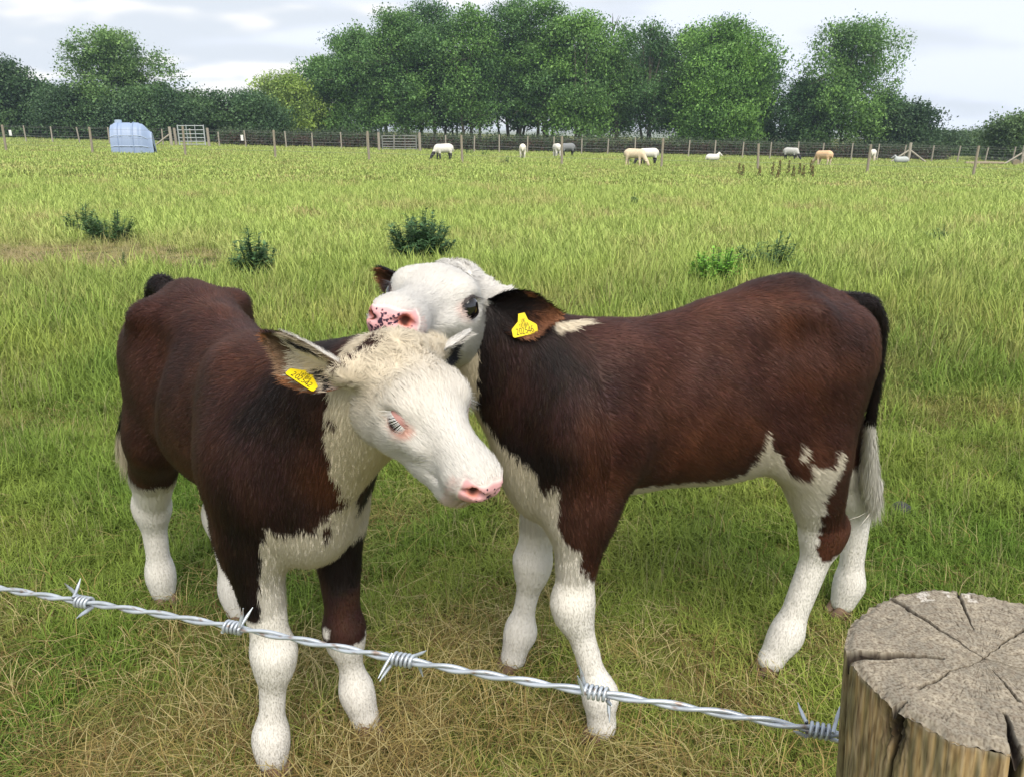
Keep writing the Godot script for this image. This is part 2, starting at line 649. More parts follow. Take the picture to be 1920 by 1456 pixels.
func calf(cfg: Dictionary) -> Node3D:
	var head_dir: Vector3 = cfg.heading
	var root := thing("calf", cfg.label, "calf", cfg.at, 0.0)
	root.basis = Basis(head_dir, Vector3.UP, head_dir.cross(Vector3.UP))
	root.orthonormalize()
	var inv := root.transform.affine_inverse()
	var hf: Vector3 = (cfg.head_forward as Vector3).normalized()
	var hu: Vector3 = cfg.head_up
	hu = (hu - hf * hu.dot(hf)).normalized()
	var sc: float = cfg.head_scale
	var ht := inv * Transform3D(Basis(hf, hu, hf.cross(hu)).scaled(Vector3.ONE * sc), cfg.head_at)
	var hrot := ht
	var body := calf_field(cfg.legs, ht * Vector3(0.02, -0.085, 0), cfg.bend, cfg.sink).surface(0.0125)
	var body_color: Callable = cfg.body_color
	for i in body.v.size():
		body.c.append(body_color.call(body.v[i], body.n[i]))
	var head := head_field(0.0).surface(0.0048)
	head.refine(0.285)
	head.refine(0.298)
	var head_color: Callable = cfg.head_color
	for i in head.v.size():
		head.c.append(head_color.call(head.v[i], head.n[i]))
	var whole := Soup.new()
	whole.add(body, Transform3D())
	whole.add(head, ht)
	var skin := hair_mat()
	obj("body", whole.mesh(), skin, root)
	# the coat of hair
	var coat := Soup.new()
	if HAIR > 0.0:
		grow(coat, body, int(HAIR * cfg.body_hair), cfg.body_flow, cfg.body_style, body_color, Transform3D())
		grow(coat, head, int(HAIR * cfg.head_hair), cfg.head_flow, cfg.head_style, head_color, ht)
	# ears
	for e in cfg.ears:
		var hb := (root.transform * ht).basis.orthonormalized().inverse()
		var d: Vector3 = hb * (e.along as Vector3).normalized()
		var o: Vector3 = hb * (e.open as Vector3)
		o = (o - d * o.dot(d)).normalized()
		var et := ht * Transform3D(Basis(d, o, d.cross(o)), e.at)
		var es := ear_mesh(e.length, e.width, e.cup, e.color)
		var ear := obj("ear", es.mesh(), skin, root)
		ear.transform = et
		if HAIR > 0.0:
			var ec: Callable = e.color
			var l: float = e.length
			var wd: float = e.width
			var put := func(p: Vector3, n: Vector3) -> Color:
				return ec.call(clampf(p.x / l, 0, 1), clampf(p.z / (wd * 0.5), -1, 1), n.y > 0.0)
			var lie := func(p: Vector3, n: Vector3) -> Vector3:
				return Vector3(1.0, 0, signf(p.z) * 0.5)
			var how := func(p: Vector3, n: Vector3) -> Vector3:
				return Vector3(0.022 if n.y > 0.2 and p.x < l * 0.7 else 0.012, 0.35, 0.0011)
			grow(coat, es, int(HAIR * 9000), lie, how, put, et)
		if e.has("tag_at"):
			ear_tag(root, inv * Transform3D(e.tag_basis, root.transform * et * (e.tag_at as Vector3)), e.rows)
	if HAIR > 0.0:
		var c := obj("coat", coat.mesh(), hair_mat(), root)
		c.set_meta("kind", "stuff")
	var tail := Soup.new()
	var path: PackedVector3Array = cfg.tail
	var curve := Curve3D.new()
	for i in path.size():
		var tangent := (path[mini(i + 1, path.size() - 1)] - path[maxi(i - 1, 0)]) * 0.2
		curve.add_point(path[i], -tangent, tangent)
	var line := PackedVector3Array()
	var radii := PackedFloat32Array()
	for i in 41:
		var t := i / 40.0
		line.append(curve.sample_baked(curve.get_baked_length() * t))
		radii.append(lerpf(0.030, 0.012, smoothstep(0.05, 0.40, t)) * (1.0 if t < 0.7 else lerpf(1.0, 1.5, sin((t - 0.7) / 0.3 * PI)) * (1.0 - smoothstep(0.9, 1.0, t) * 0.8)))
	tail.tube(line, radii, 10)
	var tail_color: Callable = cfg.tail_color
	for i in tail.v.size():
		tail.c[i] = tail_color.call(tail.v[i], tail.n[i])
	if HAIR > 0.0:
		var end: Vector3 = path[path.size() - 1]
		var span := absf(path[0].y - end.y)
		var tail_lie := func(p: Vector3, n: Vector3) -> Vector3:
			return Vector3(-0.15, -1.0, 0.0)
		var tail_style := func(p: Vector3, n: Vector3) -> Vector3:
			var low := smoothstep(0.45, 0.2, (p.y - end.y) / span)
			return Vector3(lerpf(0.016, 0.065, low), lerpf(0.3, 0.12, low), 0.0016)
		var bare := Soup.new()
		bare.add(tail, Transform3D())
		grow(tail, bare, int(HAIR * 9000), tail_lie, tail_style, tail_color, Transform3D())
	obj("tail", tail.mesh(), skin, root)
	for leg in cfg.legs:
		var toe: Vector3 = leg.p[3]
		var h := obj("hoof", hoof, mat(Color.WHITE, 0.55, true), root)
		h.transform = Transform3D(Basis(Vector3.UP, leg.turn), toe + Vector3(0.016, -0.004, 0)).scaled_local(Vector3.ONE * 1.0)
	for s in [-1.0, 1.0]:
		var z := Vector3(0.25, 0.12, s).normalized()
		var x := (Vector3(1, -0.12, 0) - z * z.x).normalized()
		var y := z.cross(x)
		if s < 0:
			x = -x
			y = z.cross(x)
		eye_parts(root, ht * Transform3D(Basis(x, y, z), Vector3(0.138, -0.046, (0.0745 if cfg.eye_closed < 0.2 else 0.0715) * s)), cfg.eye_closed, cfg.eye_rim, cfg.lash, cfg.eye_size, cfg.lashes)
	return root


# ---------------------------------------------------------------- the two calves of the photograph
var hoof: ArrayMesh


func ragged(p: Vector3, amount: float) -> Vector2:
	return Vector2(fine.get_noise_3dv(p * 9.0), fine.get_noise_3dv(p * 9.0 + Vector3(50, 3, 7))) * amount


func dark_coat(p: Vector3, black: float) -> Color:
	var g := noise.get_noise_3dv(p * 5.0)
	var c := BROWN.lerp(RUST, clampf(0.16 + g * 0.9, 0.0, 0.55))
	c = c.lerp(Color(0.088, 0.040, 0.031), clampf(noise.get_noise_3dv(p * 3.2 + Vector3(7, 1, 30)) * 1.1 + 0.12, 0.0, 0.65))
	return c.lerp(BLACKISH, clampf(black + noise.get_noise_3dv(p * 4.0 + Vector3(20, 4, 1)) * 0.7 - 0.05, 0.0, 1.0))


var nose_spots := PackedVector3Array()


func face_skin(p: Vector3, n: Vector3, base: Color, pink_eye: float, spots: float) -> Color:
	var c := base
	var e := Vector3((p.x - 0.150) * 0.9, (p.y + 0.052) * 1.3, absf(p.z) - 0.074).length()
	c = c.lerp(Color(0.70, 0.33, 0.25), (1.0 - smoothstep(0.018, 0.036, e)) * pink_eye)
	# bare pink nose pad
	var bare := nose_bare(p)
	if bare > 0.0:
		var nostril := Vector3(p.x - 0.322, p.y + 0.044, absf(p.z) - 0.031).length()
		var pad := Color(0.62, 0.34, 0.35).lerp(Color(0.60, 0.22, 0.16), 1.0 - smoothstep(0.009, 0.020, nostril)).lerp(Color(0.06, 0.02, 0.015), 1.0 - smoothstep(0.006, 0.013, nostril))
		for q in nose_spots:
			if q.x > spots * 10.0:
				break
			var d := Vector2(p.y - q.y, p.z - q.z).length() * (1.0 + 0.4 * fine.get_noise_3dv(p * 60.0))
			if d < 0.0009 + 0.0016 * absf(sin(q.x * 37.0)):
				pad = Color(0.04, 0.022, 0.04)
		c = c.lerp(pad, bare)
	elif p.x > 0.29 and p.y < -0.04:
		c = c.lerp(Color(0.74, 0.52, 0.47), 0.5)
	return c


func nose_bare(p: Vector3) -> float:
	var e := 0.3005 + absf(p.z) * 0.03 - (p.y + 0.05) * 0.20 + 0.003 * fine.get_noise_3dv(p * 20.0)
	return smoothstep(0.0, 0.009, p.x - e) * smoothstep(0.0, 0.007, -0.019 - absf(p.z) * 0.10 - p.y) * smoothstep(0.0, 0.006, p.y + 0.088)


func bare_nose(p: Vector3) -> bool:
	return nose_bare(p) > 0.35


func head_lie(p: Vector3, n: Vector3) -> Vector3:
	var d := Vector3(-1.0, 0.0, 0.0)
	if p.y < -0.07:
		d.y = -0.5
	d.z = signf(p.z) * 0.35 * smoothstep(0.16, 0.0, p.x)
	if p.x < 0.09 and p.y > -0.06:
		d += Vector3(fine.get_noise_3dv(p * 9.0), 0.0, fine.get_noise_3dv(p * 9.0 + Vector3(8, 8, 8))) * 3.6
	return d


func make_calves() -> void:
	hoof = hoof_mesh().mesh()
	var r := RandomNumberGenerator.new()
	r.seed = 5
	for i in 110:
		# order number, height and side on the nose pad
		nose_spots.append(Vector3(i * 0.01, -0.054 + r.randfn() * 0.016, 0.004 + r.randfn() * 0.017))
	calf_right()
	calf_left()


func body_lie(p: Vector3, n: Vector3) -> Vector3:
	if p.y < 0.5:
		return Vector3(-0.1, -1.0, 0.0)
	var d := Vector3(-1.0, -0.75, 0.0)
	if p.x > 0.36:
		d = Vector3(-0.35, -1.0, 0.0)
	if p.x < -0.3:
		d = Vector3(-0.5, -1.0, 0)
	var w := noise.get_noise_3dv(p * 2.5)
	return d + Vector3(w * 0.5, w * 0.5, 0)


func calf_right() -> void:
	var belly := PackedVector2Array([Vector2(0.26, 0.58), Vector2(0.265, 0.632), Vector2(0.18, 0.624), Vector2(0.04, 0.616), Vector2(-0.026, 0.636), Vector2(-0.040, 0.70), Vector2(-0.047, 0.763), Vector2(-0.066, 0.71), Vector2(-0.112, 0.673), Vector2(-0.141, 0.618), Vector2(-0.179, 0.612), Vector2(-0.163, 0.668), Vector2(-0.226, 0.635), Vector2(-0.234, 0.694), Vector2(-0.255, 0.68), Vector2(-0.253, 0.629), Vector2(-0.236, 0.561), Vector2(-0.262, 0.45), Vector2(-0.272, 0.38), Vector2(-0.296, 0.340), Vector2(-0.325, 0.355), Vector2(-0.42, 0.40), Vector2(-0.42, -0.2), Vector2(0.25, -0.2), Vector2(0.25, 0.58)])
	var front := PackedVector2Array([Vector2(0.586, 1.3), Vector2(0.586, 0.85), Vector2(0.575, 0.80), Vector2(0.54, 0.746), Vector2(0.50, 0.715), Vector2(0.484, 0.667), Vector2(0.455, 0.68), Vector2(0.454, 0.57), Vector2(0.407, 0.52), Vector2(0.397, 0.47), Vector2(0.361, 0.431), Vector2(0.32, 0.40), Vector2(0.25, 0.38), Vector2(0.2, -0.2), Vector2(1.2, -0.2), Vector2(1.2, 1.3)])
	var spot := PackedVector2Array([Vector2(-0.146, 0.709), Vector2(-0.160, 0.694), Vector2(-0.152, 0.670), Vector2(-0.139, 0.678)])
	var color := func(p: Vector3, n: Vector3) -> Color:
		var q := Vector2(p.x, p.y) + ragged(p, 0.009)
		var white := in_poly(q, belly) or in_poly(q, front) or in_poly(q, spot)
		if p.x < -0.40:
			white = q.y < 0.52
		if absf(p.z) < 0.014 and p.x > 0.33 and p.x < 0.42 and n.y > 0.5:
			white = true
		if white:
			return CREAM.lerp(WHITE_HAIR, smoothstep(0.9, 0.3, p.y))
		return dark_coat(p, smoothstep(0.28, 0.50, p.x) * smoothstep(0.55, 0.75, p.y) * 1.0 + smoothstep(1.02, 1.07, p.y) * 0.3)
	var style := func(p: Vector3, n: Vector3) -> Vector3:
		if p.y < 0.45:
			return Vector3(0.008, 0.07, 0.0010)
		return Vector3(0.020, 0.14, 0.0011)
	var head_color := func(p: Vector3, n: Vector3) -> Color:
		if p.x < 0.0 and p.y < -0.03 and absf(p.z) > 0.05:
			return BLACKISH
		return face_skin(p, n, WHITE_HAIR, 0.35, 0.11)
	var head_style := func(p: Vector3, n: Vector3) -> Vector3:
		if bare_nose(p) or Vector3(p.x - 0.138, p.y + 0.046, absf(p.z) - 0.076).length() < 0.023:
			return Vector3.ZERO
		return Vector3(0.011, 0.24, 0.0009) if p.x > 0.08 else Vector3(0.016, 0.3, 0.001)
	var ear_dark := func(u: float, v: float, inside: bool) -> Color:
		if inside:
			if u > 0.92 or (u > 0.5 and absf(v) > 0.86):
				return Color(0.34, 0.15, 0.075)
			return Color(0.022, 0.016, 0.016).lerp(Color(0.19, 0.080, 0.042), smoothstep(0.40, 0.85, u + 0.28 * v + 0.2 * fine.get_noise_2d(u * 3.0, v)))
		return BLACKISH if u < 0.8 else Color(0.10, 0.04, 0.02)
	var root := calf({
		"label": "brown and white calf standing behind, resting its raised chin on the other calf's head",
		"at": Vector3(0.486, 0, -1.765), "heading": HEADING_RIGHT,
		"head_at": Vector3(-0.1186, 1.110, -1.718), "head_forward": Vector3(-0.305, 0.025, 0.95), "head_up": Vector3(0.11, 0.99, -0.015), "head_scale": 1.05, "bend": 0.0,
		"legs": [
			{"p": [Vector3(0.38, 0.60, -0.10), Vector3(0.402, 0.36, -0.112), Vector3(0.345, 0.13, -0.15), Vector3(0.333, 0, -0.155)], "rear": false, "turn": 0.3},
			{"p": [Vector3(0.38, 0.60, 0.11), Vector3(0.409, 0.33, 0.133), Vector3(0.44, 0.12, 0.15), Vector3(0.453, 0, 0.155)], "rear": false, "turn": 0.2},
			{"p": [Vector3(-0.22, 0.66, -0.10), Vector3(-0.33, 0.40, -0.08), Vector3(-0.24, 0.11, -0.08), Vector3(-0.203, 0, -0.081)], "rear": true, "turn": 0.0},
			{"p": [Vector3(-0.34, 0.64, 0.10), Vector3(-0.585, 0.40, 0.08), Vector3(-0.59, 0.10, 0.079), Vector3(-0.58, 0, 0.079)], "rear": true, "turn": 0.0},
		],
		"tail": PackedVector3Array([Vector3(-0.33, 0.995, 0), Vector3(-0.43, 0.985, 0), Vector3(-0.475, 0.93, 0), Vector3(-0.495, 0.80, 0), Vector3(-0.493, 0.667, 0), Vector3(-0.518, 0.524, 0), Vector3(-0.555, 0.40, 0)]),
		"tail_color": func(p: Vector3, n: Vector3) -> Color: return Color(0.70, 0.67, 0.62) if p.y < 0.655 + fine.get_noise_3dv(p * 8.0) * 0.02 else BLACKISH,
		"body_color": color, "body_flow": body_lie, "body_style": style, "body_hair": 150000,
		"head_color": head_color, "head_flow": head_lie, "head_style": head_style, "head_hair": 65000,
		"sink": 0.0, "eye_size": 1.16, "lashes": 40, "eye_closed": 0.1, "eye_rim": Color(0.02, 0.015, 0.015), "lash": Color(0.05, 0.04, 0.04),
		"ears": [
			{"at": Vector3(0.035, -0.062, -0.092), "along": Vector3(1.0, -0.05, 0.5), "open": Vector3(0.05, -0.05, 0.95), "length": 0.152, "width": 0.098, "cup": 1.5, "color": ear_dark,
				"tag_at": Vector3(0.085, 0.02, 0.02), "tag_basis": Basis(Vector3(0.97, 0.17, -0.15).normalized(), Vector3(-0.17, 0.95, -0.2).normalized(), Vector3(0.1, 0.2, 0.97).normalized()).orthonormalized(), "rows": [["UK", 0.010, 0.0075, 0.0], ["181866", 0.009, -0.0015, 0.0], ["202546", 0.016, -0.0135, 0.0]]},
			{"at": Vector3(0.005, -0.055, 0.082), "along": Vector3(-0.8, 0.0, -0.6), "open": Vector3(-0.2, -0.3, 0.9), "length": 0.15, "width": 0.10, "cup": 1.5, "color": ear_dark},
		],
	})


func calf_left() -> void:
	var color := func(p: Vector3, n: Vector3) -> Color:
		var r := ragged(p, 0.011)
		var q := p + Vector3(r.x, r.y, r.x)
		var edge := 0.607
		if q.y < 0.93:
			edge = lerpf(0.585, 0.604, smoothstep(0.78, 0.93, q.y))
		if q.y < 0.78:
			edge = lerpf(0.53, 0.588, smoothstep(0.65, 0.78, q.y))
		var white := q.x > edge
		if q.y < 0.665 and q.x > 0.2:
			white = q.z < 0.118 or q.y < 0.43
			if q.z < -0.035 and q.y < 0.55 and q.y > 0.285:
				white = false
		if q.x < 0.2 and q.y < 0.48:
			white = true
		if ((q - Vector3(0.625, 0.905, 0.055)) * Vector3(1.3, 0.7, 1.0)).length() < 0.026:
			white = false
		if ((q - Vector3(0.545, 0.655, 0.02)) * Vector3(1.0, 0.5, 1.3)).length() < 0.014:
			white = false
		if white:
			return CREAM.lerp(WHITE_HAIR, smoothstep(0.9, 0.3, p.y))
		return dark_coat(p, smoothstep(0.12, 0.03, absf(p.x - 0.475 + (0.8 - p.y) * 0.12)) * 0.9)
	var style := func(p: Vector3, n: Vector3) -> Vector3:
		if p.y < 0.45:
			return Vector3(0.008, 0.07, 0.0010)
		return Vector3(0.020, 0.14, 0.0011)
	var head_color := func(p: Vector3, n: Vector3) -> Color:
		if p.x < -0.004 and p.z > 0.035 and p.y > -0.09:
			return BROWN
		return face_skin(p, n, CREAM.lerp(WHITE_HAIR, smoothstep(0.0, 0.2, p.x)), 0.75, 0.045)
	var head_style := func(p: Vector3, n: Vector3) -> Vector3:
		if bare_nose(p) or Vector3(p.x - 0.138, p.y + 0.046, absf(p.z) - 0.076).length() < 0.023:
			return Vector3.ZERO
		if p.x < 0.09 and p.y > -0.08:
			return Vector3(0.021, 0.36, 0.0011)
		return Vector3(0.014, 0.26, 0.0010) if p.x > 0.12 else Vector3(0.020, 0.3, 0.0011)
	var ear_light := func(u: float, v: float, inside: bool) -> Color:
		var w := v + 0.25 * fine.get_noise_2d(u * 3.0, v)
		if u > 0.93 or w < -0.82 or (u > 0.72 and absf(w) > 0.75):
			return Color(0.30, 0.13, 0.06)
		if inside:
			if u > 0.66 + 0.1 * w:
				return Color(0.06, 0.035, 0.022).lerp(Color(0.30, 0.19, 0.12), smoothstep(0.2, -0.7, w))
			if u > 0.26 and u < 0.62 and w > 0.12 and w < 0.62:
				return Color(0.018, 0.018, 0.026)
			if u > 0.10 and u < 0.34 and w > -0.62 and w < -0.30:
				return Color(0.03, 0.03, 0.03)
			return CREAM.lerp(Color(0.70, 0.52, 0.46), smoothstep(0.3, 0.05, u) * 0.7)
		return WHITE_HAIR if u < 0.7 else Color(0.05, 0.03, 0.02)
	var ear_tip := func(u: float, v: float, inside: bool) -> Color:
		return Color(0.03, 0.03, 0.035) if u > 0.4 and v > 0.1 + 0.5 * fine.get_noise_2d(u * 4.0, v) else WHITE_HAIR
	calf({
		"label": "brown and white calf in front with lowered white face and curly poll",
		"at": Vector3(-0.705, 0, -1.756), "heading": HEADING_LEFT,
		"head_at": Vector3(-0.1894, 1.058, -1.2725), "head_forward": Vector3(0.58, -0.6, 0.55), "head_up": Vector3(0.436, 0.80, 0.413), "head_scale": 0.87, "bend": -0.035,
		"legs": [
			{"p": [Vector3(0.35, 0.60, 0.10), Vector3(0.375, 0.31, 0.088), Vector3(0.36, 0.09, 0.11), Vector3(0.358, 0, 0.113)], "rear": false, "turn": 0.3},
			{"p": [Vector3(0.35, 0.60, -0.10), Vector3(0.373, 0.285, -0.085), Vector3(0.385, 0.115, -0.10), Vector3(0.391, 0, -0.112)], "rear": false, "turn": 0.2},
			{"p": [Vector3(-0.25, 0.64, 0.085), Vector3(-0.49, 0.335, 0.065), Vector3(-0.495, 0.10, 0.067), Vector3(-0.498, 0, 0.067)], "rear": true, "turn": 0.0},
			{"p": [Vector3(-0.18, 0.64, -0.10), Vector3(-0.30, 0.33, -0.07), Vector3(-0.265, 0.10, -0.067), Vector3(-0.25, 0, -0.067)], "rear": true, "turn": 0.0},
		],
		"tail": PackedVector3Array([Vector3(-0.28, 0.95, -0.035), Vector3(-0.40, 1.01, -0.03), Vector3(-0.48, 0.98, -0.03), Vector3(-0.55, 0.85, 0.0), Vector3(-0.60, 0.65, 0.04), Vector3(-0.64, 0.52, 0.065), Vector3(-0.66, 0.43, 0.075)]),
		"tail_color": func(p: Vector3, n: Vector3) -> Color: return CREAM if p.y < 0.56 + fine.get_noise_3dv(p * 8.0) * 0.02 else BLACKISH,
		"body_color": color, "body_flow": body_lie, "body_style": style, "body_hair": 150000,
		"head_color": head_color, "head_flow": head_lie, "head_style": head_style, "head_hair": 65000,
		"sink": 0.04, "eye_size": 1.12, "lashes": 26, "eye_closed": 0.5, "eye_rim": Color(0.34, 0.17, 0.15), "lash": Color(0.85, 0.83, 0.8),
		"ears": [
			{"at": Vector3(0.003, -0.055, 0.092), "along": Vector3(-0.93, 0.27, -0.10), "open": Vector3(-0.1, -0.35, 0.80), "length": 0.20, "width": 0.125, "cup": 1.4, "color": ear_light,
				"tag_at": Vector3(0.088, 0.020, -0.030), "tag_basis": Basis(Vector3(0.82, -0.54, 0.12).normalized(), Vector3(0.252, 0.18, -0.916).normalized(), Vector3(0.484, 0.798, 0.29).normalized()).orthonormalized(), "rows": [["UK", 0.010, 0.0075, 0.0], ["181866", 0.009, -0.0015, 0.0], ["202542", 0.016, -0.0135, 0.0]]},
			{"at": Vector3(0.005, -0.055, -0.082), "along": Vector3(0.62, 0.04, -0.78), "open": Vector3(0.5, -0.6, 0.6), "length": 0.15, "width": 0.10, "cup": 1.4, "color": ear_tip},
		],
	})


# ---------------------------------------------------------------- sky
func cloudy_sky() -> PanoramaSkyMaterial:
	var w := 1536
	var h := 768
	var im := Image.create(w, h, false, Image.FORMAT_RGBF)
	im.fill(Color(0.30, 0.33, 0.26))
	var cl := FastNoiseLite.new()
	cl.seed = 21
	cl.noise_type = FastNoiseLite.TYPE_SIMPLEX_SMOOTH
	cl.frequency = 1.0
	cl.fractal_octaves = 4
	for y in h / 2 + 2:
		var el := PI * (0.5 - (y + 0.5) / h)
		var up := sin(el)
		for x in w:
			var az := TAU * (x + 0.5) / w
			var d := Vector3(sin(az) * cos(el), up, -cos(az) * cos(el))
			# clouds in a flat sheet overhead, long and low towards the horizon
			var s := Vector3(d.x, 0, d.z) / (up + 0.16)
			var a := cl.get_noise_3d(s.x * 0.55 + 3.1, 0.0, s.z * 0.95 + 1.7)
			var b := cl.get_noise_3d(s.x * 0.9 + 30.0, 5.0, s.z * 1.5)
			var grey := smoothstep(-0.12, 0.32, a + 0.25 * b + 0.10 - 0.55 * sin(az))
			var c := Color(0.66, 0.705, 0.80).lerp(Color(0.54, 0.585, 0.64), grey * 0.9)
			var gap := smoothstep(0.08, 0.34, b - 0.35 * a + 0.14) * smoothstep(0.25, -0.3, sin(az))
			c = c.lerp(Color(0.84, 0.825, 0.81), gap * 0.9)
			im.set_pixel(x, y, c)
	var m := PanoramaSkyMaterial.new()
	m.panorama = ImageTexture.create_from_image(im)
	return m


# ---------------------------------------------------------------- field
func ground_height(x: float, z: float) -> float:
	return -0.0205 * clampf(x, -70.0, 70.0) * smoothstep(8.0, 30.0, -z)


func straw(x: float, z: float) -> float:
	var a := noise.get_noise_2d(x * 0.35 + 40.0, z * 0.35)
	var b := noise.get_noise_2d(x * 1.7, z * 1.7 + 9.0)
	var v := 0.17 + a * 0.85 + b * 0.75
	v += 0.20 * smoothstep(-2.4, -1.5, z) - 0.16 * smoothstep(0.0, 1.0, x) * smoothstep(-6.0, -3.0, z)
	v += 1.5 * exp(-Vector2((x + 5.6) / 2.4, (z + 8.5) / 1.3).length_squared())
	v += 0.5 * exp(-Vector2((x - 2.1) / 0.5, (z + 3.75) / 0.35).length_squared())
	return clampf(v, 0.0, 1.0)


func make_ground() -> void:
	var n := FastNoiseLite.new()
	n.seed = 5
	n.frequency = 0.02
	n.fractal_octaves = 5
	var tex := NoiseTexture2D.new()
	tex.width = 512
	tex.height = 512
	tex.seamless = true
	tex.noise = n
	var ramp := Gradient.new()
	ramp.offsets = PackedFloat32Array([0.0, 0.4, 0.65, 1.0])
	ramp.colors = PackedColorArray([Color(0.03, 0.032, 0.012).linear_to_srgb(), Color(0.065, 0.085, 0.022).linear_to_srgb(), Color(0.17, 0.175, 0.05).linear_to_srgb(), Color(0.26, 0.21, 0.095).linear_to_srgb()])
	tex.color_ramp = ramp
	var m := mat(Color.WHITE, 1.0)
	m.albedo_texture = tex
	m.uv1_triplanar = true
	m.uv1_world_triplanar = true
	m.uv1_scale = Vector3.ONE * 0.23
	m.metallic_specular = 0.1
	var s := Soup.new()
	var nx := 80
	var nz := 70
	for k in nz + 1:
		var z := 30.0 - 60.0 * k / 30.0 if k < 50 else -70.0 - 230.0 * pow((k - 50) / 20.0, 2.0)
		for i in nx + 1:
			var u := 2.0 * i / nx - 1.0
			var x := 420.0 * u * absf(u)
			s.v.append(Vector3(x, ground_height(x, z), z))
	for k in nz:
		for i in nx:
			var a := k * (nx + 1) + i
			s.quad(a, a + 1, a + nx + 2, a + nx + 1)
	s.smooth_normals()
	if s.n[10].y < 0.0:
		for i in range(0, s.f.size(), 3):
			var t := s.f[i]
			s.f[i] = s.f[i + 1]
			s.f[i + 1] = t
		s.smooth_normals()
	var g := obj("pasture_ground", s.mesh(), m)
	tag(g, "grassy pasture ground running back to the far fence", "ground", "", "structure")


# one tuft: blades as thin bent ribbons; colours relative to the tint of the copy
func tuft(seed_: int, blades: int, lo: float, hi: float, width: float, spread: float, droop: float, dry: float, heads := 0) -> ArrayMesh:
	var r := RandomNumberGenerator.new()
	r.seed = seed_
	var v := PackedVector3Array()
	var c := PackedColorArray()
	var f := PackedInt32Array()
	for i in blades + heads:
		var stem := i >= blades
		var a := r.randf() * TAU
		var root := Vector3(cos(a), 0, sin(a)) * spread * sqrt(r.randf())
		var b := r.randf() * TAU
		var out := Vector3(cos(b), 0, sin(b))
		var l := lerpf(lo, hi, r.randf()) * (1.3 if stem else 1.0)
		var lean := droop * (0.3 + r.randf()) * (0.5 if stem else 1.0)
		var side := Vector3(-out.z, 0, out.x).rotated(Vector3.UP, r.randf() - 0.5) * width * (0.5 if stem else 0.7 + 0.6 * r.randf())
		var col := Color(1, 1, 1)
		if r.randf() < dry or stem:
			col = [Color(2.3, 1.6, 2.2), Color(1.9, 1.15, 1.2), Color(2.4, 1.9, 3.0)][r.randi() % 3]
		var j := 0.7 + 0.6 * r.randf()
		col = Color(col.r * j, col.g * j, col.b * j)
		var p := root
		var dir := (Vector3.UP + out * 0.25 * lean).normalized()
		var at := v.size()
		var segs := 3
		for k in segs + 1:
			var t := float(k) / segs
			var w := side * (1.0 - t * t) + side * (1.4 if stem and k == 2 else 0.0)
			v.append(p - w * 0.5)
			v.append(p + w * 0.5)
			c.append(col)
			c.append(col)
			p += dir * l / segs
			p.y = maxf(p.y, 0.004 + 0.01 * r.randf())
			dir = (dir + (out - Vector3.UP * 0.55) * lean * 0.55 + Vector3(r.randf() - 0.5, 0, r.randf() - 0.5) * 0.3).normalized()
		for k in segs:
			var q := at + k * 2
			f.append_array([q, q + 1, q + 2, q + 1, q + 3, q + 2])
	var ar := []
	ar.resize(Mesh.ARRAY_MAX)
	ar[Mesh.ARRAY_VERTEX] = v
	ar[Mesh.ARRAY_COLOR] = c
	ar[Mesh.ARRAY_INDEX] = f
	var m := ArrayMesh.new()
	m.add_surface_from_arrays(Mesh.PRIMITIVE_TRIANGLES, ar)
	return m


func blade_mat() -> StandardMaterial3D:
	var m := mat(Color.WHITE, 0.6, true)
	m.backlight_enabled = true
	m.backlight = Color(0.3, 0.3, 0.3).linear_to_srgb()
	m.metallic_specular = 0.25
	return m


func spread_copies(called: String, label: String, category: String, mesh: Mesh, material: Material, places: Array[Transform3D], tints: PackedColorArray, parent: Node3D = null) -> MultiMeshInstance3D:
	var mm := MultiMesh.new()
	mm.transform_format = MultiMesh.TRANSFORM_3D
	mm.use_colors = true
	mm.mesh = mesh
	mm.instance_count = places.size()
	for i in places.size():
		mm.set_instance_transform(i, places[i])
		mm.set_instance_color(i, tints[i])
	var o := MultiMeshInstance3D.new()
	o.multimesh = mm
	o.material_override = material
	if parent:
		o.name = called
		parent.add_child(o, true)
	else:
		o.name = numbered(called)
		add_child(o, true)
		tag(o, label, category)
	o.set_meta("kind", "stuff")
	return o


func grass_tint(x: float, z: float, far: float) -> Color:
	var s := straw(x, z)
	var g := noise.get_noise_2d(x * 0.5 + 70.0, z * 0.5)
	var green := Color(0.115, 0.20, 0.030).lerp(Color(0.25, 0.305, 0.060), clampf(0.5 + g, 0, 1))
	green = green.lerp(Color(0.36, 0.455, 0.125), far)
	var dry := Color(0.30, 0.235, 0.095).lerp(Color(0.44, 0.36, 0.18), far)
	return green.lerp(dry, clampf(s * 1.25 - 0.30, 0.0, 1.0) * 0.88)


